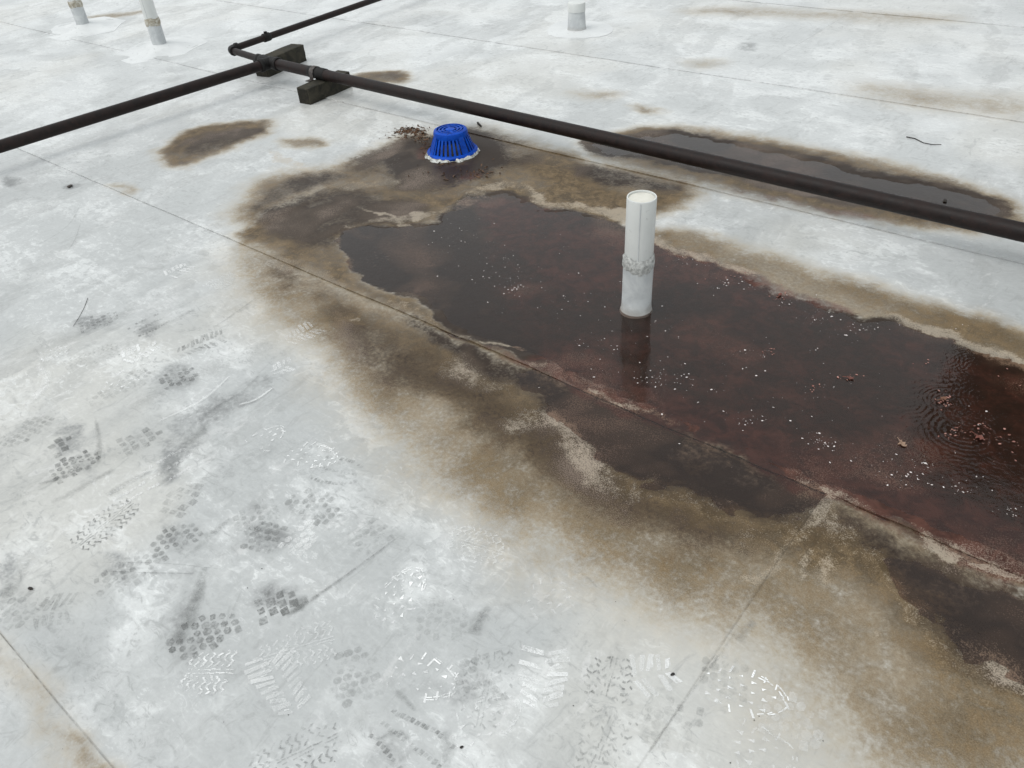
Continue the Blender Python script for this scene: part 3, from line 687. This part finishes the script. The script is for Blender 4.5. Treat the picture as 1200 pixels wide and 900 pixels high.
# ------------------------------------------------------------------ leaf litter, flecks, leaves, twigs
def shard(V, F, c, L, W, ang, z, curl, rs, n=3):
    ca, sa = math.cos(ang), math.sin(ang); b = len(V); k = 0
    loc = [(-L/2, 0, 0), (-L*.15, -W/2, curl), (L*.2, -W*.4, curl*1.2), (L/2, 0, curl*.4), (L*.15, W*.45, curl), (-L*.2, W/2, curl*.7)]
    for x, y, zz in loc:
        x *= .8+.4*rs.random(); y *= .7+.6*rs.random(); V.append((c[0]+x*ca-y*sa, c[1]+x*sa+y*ca, z+zz*rs.random()))
    F.append(tuple(range(b, b+6)))
def scatter(name, label, pts, size, mat, zf, curl=.003, aspect=(.15, .5)):
    rs = random.Random(5); V = []; F = []; Pn = np.array(pts); Zn = np.maximum(surf(Pn[:, 0], Pn[:, 1]), WATER_Z)+.0012
    for (x, y), z_ in zip(pts, Zn):
        L = size[0]+(size[1]-size[0])*rs.random()**3
        shard(V, F, (x, y), L, L*(aspect[0]+(aspect[1]-aspect[0])*rs.random()), rs.random()*6.28, z_, curl*rs.random(), rs)
    o = from_np(name, np.array(V), F, mat); return tag(o, label, None, None, 'stuff')
def blob(px, py, sx, sy, n, seed):
    rs = np.random.default_rng(seed); out = []
    for _ in range(n):
        if n < 61 and rs.random() < .2: continue
        q = g(px+rs.normal()*sx*.9, py+rs.normal()*sy*.9); out.append((q[0], q[1]))
    return out
topz = lambda x, y: max(float(surf(np.array([x]), np.array([y]))[0]), WATER_Z)+.0012
lit = blob(480, 154, 11, 3, 150, 1)+blob(492, 158, 6, 5, 90, 2)+blob(498, 172, 4, 6, 40, 9)+blob(528, 190, 16, 3, 40, 10)+blob(470, 160, 10, 3, 25, 3)+blob(560, 205, 14, 4, 30, 4)+blob(530, 205, 30, 8, 40, 6)
scatter('leaf_litter', 'brown leaf litter and needles gathered round the roof drain', lit, (.010, .045), M_LITTER, topz, .012, (.06, .4))
M_FLECK = simple('fleck_pale', (.50, .44, .42), (.75, .70, .68), 80, .5, .2)
M_FLECKP = simple('fleck_pink', (.20, .075, .055), (.42, .22, .18), 80, .5, .2)
fl = []
for px, py, sx, sy, n in ((545,270,22,10,26),(570,315,22,14,45),(600,335,10,5,30),(640,335,30,18,40),(590,300,12,6,10),(660,292,6,4,12),(730,340,20,12,14),(770,375,14,8,14),(705,400,20,10,30),(775,445,18,6,45),(740,430,30,14,30),(820,450,16,6,12),(880,410,14,6,14),(878,492,14,4,24),(968,518,7,4,26),(958,512,10,4,18),(1000,385,24,5,40),(960,372,16,5,40),(1080,545,22,6,30),(1130,570,22,6,26),(1010,535,25,10,20),(1060,560,25,8,30),(1120,385,10,5,8),(860,330,20,6,40),(800,305,14,5,30),(920,350,12,5,24),(700,350,60,20,40),(850,440,80,30,60),(930,470,60,30,40),(640,270,40,10,20),(520,290,30,12,16),(1180,598,12,4,18),(1150,500,25,20,14)):
    fl += blob(px, py, sx, sy, n, int(px*3+py))
scatter('floating_flecks', 'pale flecks of grit and scum scattered over the brown puddle', fl, (.0018, .0085), M_FLECK, lambda x, y: topz(x, y), .001, (.3, .8))
fp = []
for px, py, sx, sy, n in ((915,346,6,5,34),(898,411,6,3,22),(953,450,3,8,16),(996,443,9,4,22),(1105,468,9,6,50),(1145,508,16,7,60),(1125,505,10,5,20),(1085,430,8,6,10),(860,325,20,5,40),(1180,520,10,8,14),(1190,450,10,10,14)):
    fp += blob(px, py, sx, sy, n, int(px*5+py))
scatter('leaf_crumbs', 'reddish crumbs of rotted leaves in the right end of the puddle', fp, (.0022, .010), M_FLECKP, lambda x, y: topz(x, y), .002, (.3, .8))
def leaf(px, py, L, ang, mat, label, seed):
    q = g(px, py); rs = random.Random(seed); z = topz(q[0], q[1])+.001
    N = 9; V = [(-L/2, 0, .003)]
    half = [(.0+(i/(N-1)), .34*math.sin(math.pi*(i/(N-1))**.8)*(1+.5*math.sin(i*2.4))) for i in range(1, N-1)]
    for s_ in (1, -1):
        for u, w in half: V.append((-L/2+L*u, s_*w*L*(.55+.6*rs.random()), .0005+.005*rs.random()**2))
    V.append((L/2, 0, .004)); n = N-2; mid = [(-L/2+L*u, 0, .001) for u, w in half]; b = len(V); V += mid
    F = []
    for s_ in (0, 1):
        o_ = 1+s_*n; F.append((0, b, o_) if s_ else (0, o_, b))
        for i in range(n-1):
            f = (o_+i, o_+i+1, b+i+1, b+i); F.append(f if s_ else tuple(reversed(f)))
        F.append((o_+n-1, 1+2*n, b+n-1))
    e = empty('fallen_leaf', (q[0], q[1], z), ang); tag(e, label, 'leaf', 'leaves lying in the puddle')
    bl = obj('blade', (V, F), mat, e, True, 80); obj('stalk', tube([(-L/2-.012, .003, .001), (-L/2, 0, .003), (L*.3, 0, .0035)], [.0007, .0008, .0004], 6), mat, bl)
leaf(1058, 520, .028, R_(-35), M_LEAF[3], 'tan curled leaf floating alone left of the ripple rings', 1)
leaf(997, 443, .022, R_(20), M_LEAF[1], 'small reddish leaf near the middle right of the puddle', 2)
leaf(1106, 467, .024, R_(60), M_LEAF[0], 'orange brown leaf in the ripple rings, nearer the far shore', 3)
leaf(1148, 512, .028, R_(-20), M_LEAF[1], 'largest rust red leaf sunk in the ripple rings at right', 4)
leaf(914, 345, .022, R_(100), M_LEAF[1], 'pinkish leaf scrap at the far edge of the puddle', 5)
def twig(pts, r, label):
    P = []
    for px, py in pts:
        q = g(px, py); P.append((q[0], q[1], topz(q[0], q[1])+r*.7))
    e = obj('twig', tube(P, [r*(1-.5*i/len(P)) for i in range(len(P))], 6), M_TWIG, None); tag(e, label, 'twig', 'twigs on the roof')
twig([(1062,161),(1072,163),(1082,168),(1092,170),(1103,170)], .0024, 'curved black twig on the pale membrane beyond the long pipe')
twig([(103,350),(99,361),(93,372),(86,383)], .0008, 'thin dark twig on the membrane at left, above the boot prints')
twig([(560,145),(564,149)], .006, 'tiny dark twig beside the pipe above the blue strainer')
def pebble(px, py, s_, label, seed, mat=None):
    q = g(px, py); rs = random.Random(seed); bm = bmesh.new(); bmesh.ops.create_icosphere(bm, subdivisions=2, radius=1)
    for v in bm.verts: v.co = Vector((v.co.x*s_*1.3, v.co.y*s_*.8, v.co.z*s_*.5))*(.8+.4*rs.random())
    bm.verts.index_update(); o = obj('debris_lump', ([tuple(v.co) for v in bm.verts], [tuple(v.index for v in f.verts) for f in bm.faces]), mat or M_TWIG, None); bm.free()
    o.location = (q[0], q[1], topz(q[0], q[1])+s_*.3); o.rotation_euler = (0, 0, rs.random()*3); tag(o, label, 'debris', 'black crumbs on the membrane')
pebble(36, 690, .0055, 'black oval crumb on the membrane near the left edge', 1)
pebble(788, 791, .004, 'small black crumb beside a white boot print at lower right', 2)
pebble(1108, 235, .009, 'dark lump lying in the shallow water behind the long pipe', 3)
pebble(82, 219, .012, 'dark flat chip on the pale membrane left of the seam', 4, M_STRAP)
pebble(541, 876, .003, 'tiny black speck on the membrane at the bottom of the picture', 5)
rs = np.random.default_rng(8); cr = []
for _ in range(120):
    q = g(rs.random()*1200, 330+rs.random()*570); cr.append((q[0], q[1]))
scatter('grit', 'scattered dark grit specks on the membrane', cr, (.0012, .0036), M_TWIG, topz, .001, (.4, .9))

# ------------------------------------------------------------------ boot prints and scuffs: thin marks on the membrane
def mark_mat(name, c, nlo, nhi, k):
    t = NT(name); am = t.attr('amount'); n = t.noise(160, 3, .75); n2 = t.noise(15, 4, .7, .6)
    a_ = t.math('MULTIPLY', t.math('MULTIPLY', am, t.ramp(t.math('ADD', t.math('MULTIPLY', n, .5), t.math('MULTIPLY', n2, .5)), nlo, nhi)), k)
    t.bsdf(c, .5, None, .4, 0.0, a_); return t.m
M_MW = mark_mat('mark_clean_white', (.87, .88, .875), .33, .56, .92)
M_MG = mark_mat('mark_dirt_grey', (.16, .165, .16), .36, .62, .72)
M_MS = mark_mat('mark_scuff_grey', (.17, .175, .17), .34, .68, .7)
def sole_w(u):
    """half width of a sole, u from heel -.15 to toe .15"""
    if u < -.15 or u > .15: return 0
    if u < -.05: return .038*math.sqrt(max(0, 1-((u+.105)/.046)**4)) if u < -.105 else .038-.004*sstep(-.105, -.05, u)
    if u < .04: return .034+.018*float(sstep(-.05, .06, u))
    return .051*math.sqrt(max(0, 1-((u-.045)/.107)**2.6)) if u > .045 else .051
def print_mesh(kind, u0, u1, seed, drop=.2, twist=0):
    rs = random.Random(seed); polys = []
    def add(q, a_=1.0):
        cu = sum(p_[0] for p_ in q)/len(q); cv = sum(p_[1] for p_ in q)/len(q); an = (rs.random()-.5)*.35; k_ = .75+.4*rs.random(); c_, s_ = math.cos(an)*k_, math.sin(an)*k_
        du, dv = (rs.random()-.5)*.0025, (rs.random()-.5)*.0025
        q = [(cu+du+(x-cu)*c_-(y-cv)*s_, cv+dv+(x-cu)*s_+(y-cv)*c_) for x, y in q]
        polys.append((q, a_*(.45+.55*rs.random())))
    if kind in ('hex', 'tri', 'block'):
        pu, pv = {'hex': (.019, .021), 'tri': (.021, .021), 'block': (.024, .026)}[kind]
        i = 0; u = u0+pu/2
        while u < u1:
            off = (i % 2)*pv/2; v = -.06+off
            while v < .06:
                w = sole_w(u)
                if abs(v) < w-.004 and rs.random() > drop:
                    edge = abs(v) > w-.016
                    if kind == 'tri' and not edge:
                        s_ = .0085*(.6+.6*rs.random()); a0 = rs.choice([0, math.pi])+(rs.random()-.5)*.7
                        q = [(u+s_*math.cos(a0), v+s_*math.sin(a0)), (u+.6*s_*math.cos(a0+2.3), v+.6*s_*math.sin(a0+2.3)), (u+.6*s_*math.cos(a0-2.3), v+.6*s_*math.sin(a0-2.3))]
                    elif kind == 'tri':
                        sg = 1 if v > 0 else -1; q = [(u-.003, v-.008*sg), (u+.001, v-.008*sg), (u+.006, v+.008*sg), (u+.002, v+.009*sg)]
                    elif edge and kind == 'hex':
                        sg = 1 if v > 0 else -1; q = [(u-.0065, v-.008*sg), (u+.0065, v-.008*sg), (u+.008, v+.010*sg), (u-.006, v+.010*sg)]
                    else:
                        m = 6 if kind == 'hex' else 4; r_ = (.0105 if kind == 'hex' else .0155); a0 = (.52 if m == 6 else .785)
                        q = [(u+r_*(.9+.2*rs.random())*math.cos(a0+k*2*math.pi/m)*.86, v+r_*(.9+.2*rs.random())*math.sin(a0+k*2*math.pi/m)) for k in range(m)]
                    add(q)
                v += pv
            u += pu; i += 1
        if kind == 'tri' and u1 > .1:
            for rr in (1.0, .93):
                for a0 in range(-60, 61, 12):
                    p0, p1 = [(.045+.107*rr*math.cos(R_(x)), .051*rr*math.sin(R_(x))) for x in (a0, a0+11)]
                    q0, q1 = [(.045+(.107*rr-.003)*math.cos(R_(x)), (.051*rr-.003)*math.sin(R_(x))) for x in (a0, a0+11)]
                    if rs.random() > .3: add([p0, p1, q1, q0])
    elif kind == 'bars':
        u = u0
        while u < u1:
            w = sole_w(u)
            for sg in (1, -1):
                if w > .01 and rs.random() > drop:
                    a_ = .004+.003*rs.random(); s0 = .006; q = [(u-.004, sg*s0), (u+a_, sg*s0), (u+a_+.012+.004*rs.random(), sg*w*.96), (u+.009, sg*w)]
                    add(q)
                    if rs.random() > .6: add([(u+.008, sg*w*.3), (u+.012, sg*w*.35), (u+.016, sg*w*.6), (u+.012, sg*w*.62)])
            u += .0165
    elif kind == 'wave':
        u = u0
        while u < u1:
            w = sole_w(u); n = max(4, int(w*2/.006)); th = .0026
            for k in range(n-1):
                if rs.random() < drop: continue
                v0, v1 = [-w+2*w*x/(n-1) for x in (k, k+1)]; z0, z1 = [.0045*math.sin(x*1.9) for x in (k, k+1)]
                if abs(v0) < .005 or abs(v1) < .005: continue
                add([(u+z0-th, v0), (u+z0+th, v0), (u+z1+th, v1), (u+z1-th, v1)])
            u += .0145
        for sg in (-1, 1):
            u = u0
            while u < u1-.01:
                if rs.random() > drop*.6: add([(u, sg*.0042-.0014), (u+.01, sg*.0042-.0014), (u+.01, sg*.0042+.0014), (u, sg*.0042+.0014)])
                u += .01
    elif kind == 'lines':
        for sg in (-1, 0, 1):
            u = u0
            while u < u1:
                w = sole_w(u)
                if rs.random() > drop: add([(u, sg*w*.9-.005), (u+.0085, sg*w*.9-.004), (u+.009, sg*w*.9+.006), (u+.001, sg*w*.9+.005)])
                u += .011
    return polys
zoff = [0.0008]
def boot_print(px, py, dx, dy, kind, tone, rng_=(-.15, .15), amt=1.0, sc=1.0, drop=.12, seed=None):
    """(px, py) is where the middle of the visible piece lies, (dx, dy) the way the toe points in the photograph"""
    c = g(px, py)[:2]; d = g(px+dx, py+dy)[:2]-c; ang = math.atan2(d[1], d[0]); seed = seed or int(px*7+py)
    um = (rng_[0]+rng_[1])/2; ca, sa = math.cos(ang), math.sin(ang); V = []; F = []; A = []
    for q, al in print_mesh(kind, rng_[0], rng_[1], seed, drop):
        b = len(V)
        for u, v in q:
            x, y = (u-um)*sc*1.02, v*sc*1.02; V.append((c[0]+x*ca-y*sa, c[1]+x*sa+y*ca)); A.append(al*amt)
        F.append(tuple(range(b, b+len(q))))
    V = np.array(V); zoff[0] += .00002; z = surf(V[:, 0], V[:, 1])+zoff[0]
    from_np('boot_print', np.column_stack([V, z]), F, M_MW if tone == 'w' else M_MG, ROOF, False, {'amount': A})
T, HEEL, BALL, FULL = (.03, .15), (-.15, -.05), (-.02, .15), (-.15, .15)
for a_ in ((63,414,10,-3,'wave','w',(-.15,-.05),1.0),(210,317,10,-5,'bars','w',(.05,.15),.8),(143,448,10,-8,'tri','w',(-.02,.12),1.0),(163,413,10,-4,'bars','w',(.04,.14),.9),
           (331,431,10,-5,'bars','w',(-.15,-.07),.7),(352,392,10,-5,'bars','w',(-.02,.08),.4),(313,514,10,-8,'tri','w',(.04,.14),1.0),(366,534,10,2,'tri','w',(0,.15),1.3),
           (470,697,6,-10,'tri','w',(-.01,.15),1.2),(497,794,10,3,'tri','w',(0,.15),1.2),(636,794,1,-10,'bars','w',(-.02,.11),.85,1.0,.15),(766,790,10,-2,'bars','w',(.07,.15),.75),
           (872,812,10,2,'tri','w',(-.01,.15),1.3),(886,878,10,3,'tri','w',(.04,.12),.6),(247,787,10,0,'wave','w',(.0,.1),.9),(353,632,10,6,'hex','w',(.06,.13),.6),
           (88,545,10,-5,'hex','g',(0,.13),.95),(73,522,10,-5,'block','g',(.08,.15),.95),(164,516,10,-5,'block','g',(.04,.15),.55),(127,612,10,-8,'wave','g',(-.02,.15),1.0),
           (206,632,10,-6,'hex','g',(.02,.13),.75),(307,628,6,-8,'hex','g',(.02,.12),.55),(325,706,10,-4,'block','g',(.05,.15),1.1),(238,745,10,-5,'hex','g',(-.01,.14),1.0),
           (150,672,10,-5,'hex','g',(-.02,.13),.55),(64,716,10,-2,'bars','g',(.04,.12),.4),(115,377,10,-3,'hex','g',(0,.13),.7),(175,381,10,-5,'lines','g',(0,.12),.7),
           (210,441,10,-4,'hex','g',(.02,.14),.9),(235,404,10,-4,'bars','g',(-.05,.10),.7),(110,418,10,-3,'wave','g',(-.05,.12),.35),(370,594,10,4,'hex','g',(-.02,.15),.55),
           (398,553,10,2,'lines','g',(.02,.15),.6),(570,806,2,-10,'wave','g',(-.04,.12),.45,1.0,.45),(352,884,10,-5,'wave','g',(-.02,.15),.7,1.0,.3),(705,873,4,-10,'wave','g',(-.06,.08),.5,1.0,.4),(480,872,8,6,'lines','g',(-.05,.1),.8),
           (715,790,3,-10,'wave','g',(.05,.15),.8,1.0,.35),(430,630,-8,-8,'hex','g',(.02,.12),.35),(140,455,10,-5,'hex','g',(-.1,.1),.3),(520,728,10,0,'hex','g',(0,.12),.28),(300,607,10,-4,'hex','g',(-.03,.08),.4),
           (215,585,8,-8,'block','g',(.0,.12),.45),(30,505,10,-7,'hex','g',(-.02,.13),.5),(415,790,-2,-10,'hex','g',(0,.14),.35),(850,792,10,2,'hex','g',(.02,.12),.35),(20,715,10,4,'hex','g',(0,.12),.3),
           (560,800,-3,-10,'hex','g',(.02,.13),.4,1.0,.4),(640,700,10,-3,'tri','w',(0,.1),.35),(560,640,10,3,'wave','w',(0,.15),.4),(260,330,10,-5,'wave','w',(0,.12),.4),
           (790,850,10,2,'hex','g',(0,.12),.3,1.0,.4),(930,845,10,4,'hex','w',(0,.12),.25),(440,300,10,5,'tri','w',(0,.1),.2),(180,560,10,-6,'lines','w',(-.1,.12),.5),(350,760,10,-3,'wave','w',(-.05,.1),.4),(560,850,9,-5,'tri','w',(0,.12),.5),(330,800,-5,-9,'bars','w',(-.05,.1),.5)):
    boot_print(*a_)
def scuff(pts, widths, amt, mat=None, n=24):
    """soft-edged rub mark along a photograph polyline; widths in metres"""
    Q = smooth_poly(px2w(pts), False, 2); L = len(Q); V = []; A = []; F = []; rows = (-1, -.55, 0, .55, 1)
    for i in range(L):
        d = Q[min(i+1, L-1)]-Q[max(i-1, 0)]; d /= np.linalg.norm(d)+1e-9; nn = np.array([-d[1], d[0]]); tt = i/(L-1)
        w = np.interp(tt, np.linspace(0, 1, len(widths)), widths)
        for r in rows:
            q = Q[i]+nn*w*r; V.append(q); A.append(amt*(1-abs(r))**.8*min(1, 6*tt+.05, 6*(1-tt)+.05))
    for i in range(L-1):
        for k in range(4): F.append((i*5+k, i*5+k+1, i*5+6+k, i*5+5+k))
    V = np.array(V); zoff[0] += .00002
    from_np('scuff_mark', np.column_stack([V, surf(V[:, 0], V[:, 1])+zoff[0]+.0012]), F, mat or M_MS, ROOF, False, {'amount': A})
for pts, w, a_ in (([(205,755),(222,730),(234,690),(240,665)], (.03,.022,.008), .9), ([(335,722),(365,704),(410,672),(467,630)], (.014,.004,.0022), 1.3), ([(345,712),(352,705),(362,702)], (.03,.012), .8),
                   ([(232,495),(255,475),(285,460),(305,438)], (.012,.006,.004), .9), ([(192,570),(197,545),(215,525),(248,495)], (.025,.03,.018), .55), ([(115,545),(117,520),(112,490)], (.006,.01,.003), .7),
                   ([(45,568),(70,562),(90,550)], (.004,.01,.012), .8), ([(60,590),(90,575),(135,550)], (.008,.015,.01), .6), ([(125,582),(150,565),(180,552)], (.012,.014,.006), .7), ([(0,700),(15,690),(35,655)], (.02,.022,.006), .7),
                   ([(125,670),(170,672),(230,673)], (.002,.002,.002), 1.0), ([(120,660),(190,660),(260,668)], (.002,.002,.0015), .6), ([(240,630),(258,618),(270,608)], (.012,.008,.004), .7), ([(215,655),(235,640),(268,612)], (.006,.01,.004), .5),
                   ([(460,808),(475,820),(487,834)], (.008,.008,.004), .7), ([(554,745),(560,728),(574,712)], (.022,.016,.008), .8), ([(760,885),(790,840),(820,800),(860,745)], (.004,.003,.003), .55),
                   ([(440,868),(470,855),(482,872)], (.004,.006,.003), .8), ([(520,858),(526,880),(520,900)], (.015,.02,.01), .5), ([(0,690),(60,740),(130,820),(200,880)], (.05,.06,.04), .16), ([(250,385),(270,372),(300,350)], (.006,.006,.003), .6),
                   ([(160,392),(195,380),(230,362)], (.01,.012,.006), .6), ([(640,410),(600,404)], (.003,.003), .0), ([(270,710),(265,735),(285,690)], (.004,.004,.003), .3), ([(700,690),(690,678),(672,670)], (.003,.004,.002), .5),
                   ([(20,300),(80,270),(95,240)], (.003,.004,.002), .4), ([(75,300),(88,285),(95,262)], (.004,.004,.002), .5), ([(862,752),(872,742),(884,730)], (.02,.012,.01), .6), ([(60,350),(100,340),(150,310)], (.02,.03,.02), .22),
                   ([(0,420),(80,400),(160,360)], (.03,.05,.03), .2), ([(150,480),(230,440),(330,400)], (.03,.06,.03), .35), ([(0,590),(90,545),(180,520)], (.03,.05,.03), .22), ([(180,620),(250,560),(330,520)], (.03,.05,.03), .2)):
    if a_ > 0: scuff(pts, w, a_)
M_SD = mark_mat('seam_dirt', (.06, .055, .045), .32, .60, .8)
def seam_line(x0, y0, x1, y1, w, amt, seed):
    L = int(math.hypot(x1-x0, y1-y0)/.04); V = []; A = []; F = []
    for i in range(L+1):
        tt = i/L; x = x0+(x1-x0)*tt; y = y0+(y1-y0)*tt; nx, ny = (0, 1) if abs(x1-x0) > abs(y1-y0) else (1, 0)
        al = amt*(.35+.65*fbm(np.array([i*.09+seed]), np.array([seed*1.]), 3)[0]*1.3)
        for r in (-1, 0, 1): V.append((x+nx*w*r, y+ny*w*r)); A.append(al if r == 0 else al*.15)
    for i in range(L):
        for k in (0, 1): F.append((i*3+k, i*3+k+1, i*3+4+k, i*3+3+k))
    V = np.array(V)
    if abs(x1-x0) > abs(y1-y0): V[:, 1] += (fbm(V[:, 0]*1.7+y0*3, V[:, 0]*0+y0, 3)-.5)*.012
    zz = height(V[:, 0], V[:, 1])+.0012
    from_np('seam_dirt', np.column_stack([V, zz]), F, M_SD, ROOF, False, {'amount': A})
for r, w, am in ((1, .0016, .8), (2, .002, .36), (3, .003, .32), (4, .003, .22), (5, .005, .2)): seam_line(-11, ROWS[r]-.003, 2.8, ROWS[r]-.003, w, am, r)
for r in range(1, 5):
    for c in CUTS[r]: seam_line(c-.003, ROWS[r]+.02, c-.003, ROWS[r+1]-.02, .002+.001*r, .28, r+c)
for pts, w, a_ in (
                   ([(280,475),(300,470),(320,455)], (.006,.006,.004), .6), ([(185,495),(240,470),(270,440)], (.004,.006,.003), .4), ([(40,470),(60,445),(45,430)], (.02,.02,.01), .5)):
    scuff(pts, w, a_, M_MW)

# ------------------------------------------------------------------ added dark block beyond the frame, stand-in for an unseen object, mirrored in the right end of the puddle
M_BLOCKER = simple('blocker_dark_brown', (.030, .020, .014), (.048, .032, .022), 3, .7)
sh = empty('sky_blocker', (.35, 7.2, 0)); tag(sh, 'added unseen brown stair house whose reflection darkens the right end of puddle', 'sky blocker')
obj('blocker_body', boxm(-1.12, 1.9, 0, 2.4, -.05, 4.3), M_BLOCKER, sh, False)
obj('blocker_cap', boxm(-1.2, 1.98, -.08, 2.48, 4.302, 4.42, .01), M_FIT, sh, False)
for k in range(10):
    x = -1.0+k*.3; obj('blocker_batten', boxm(x-.02, x+.02, -.03, -.001, .05, 4.28), M_BLOCKER, sh, False)
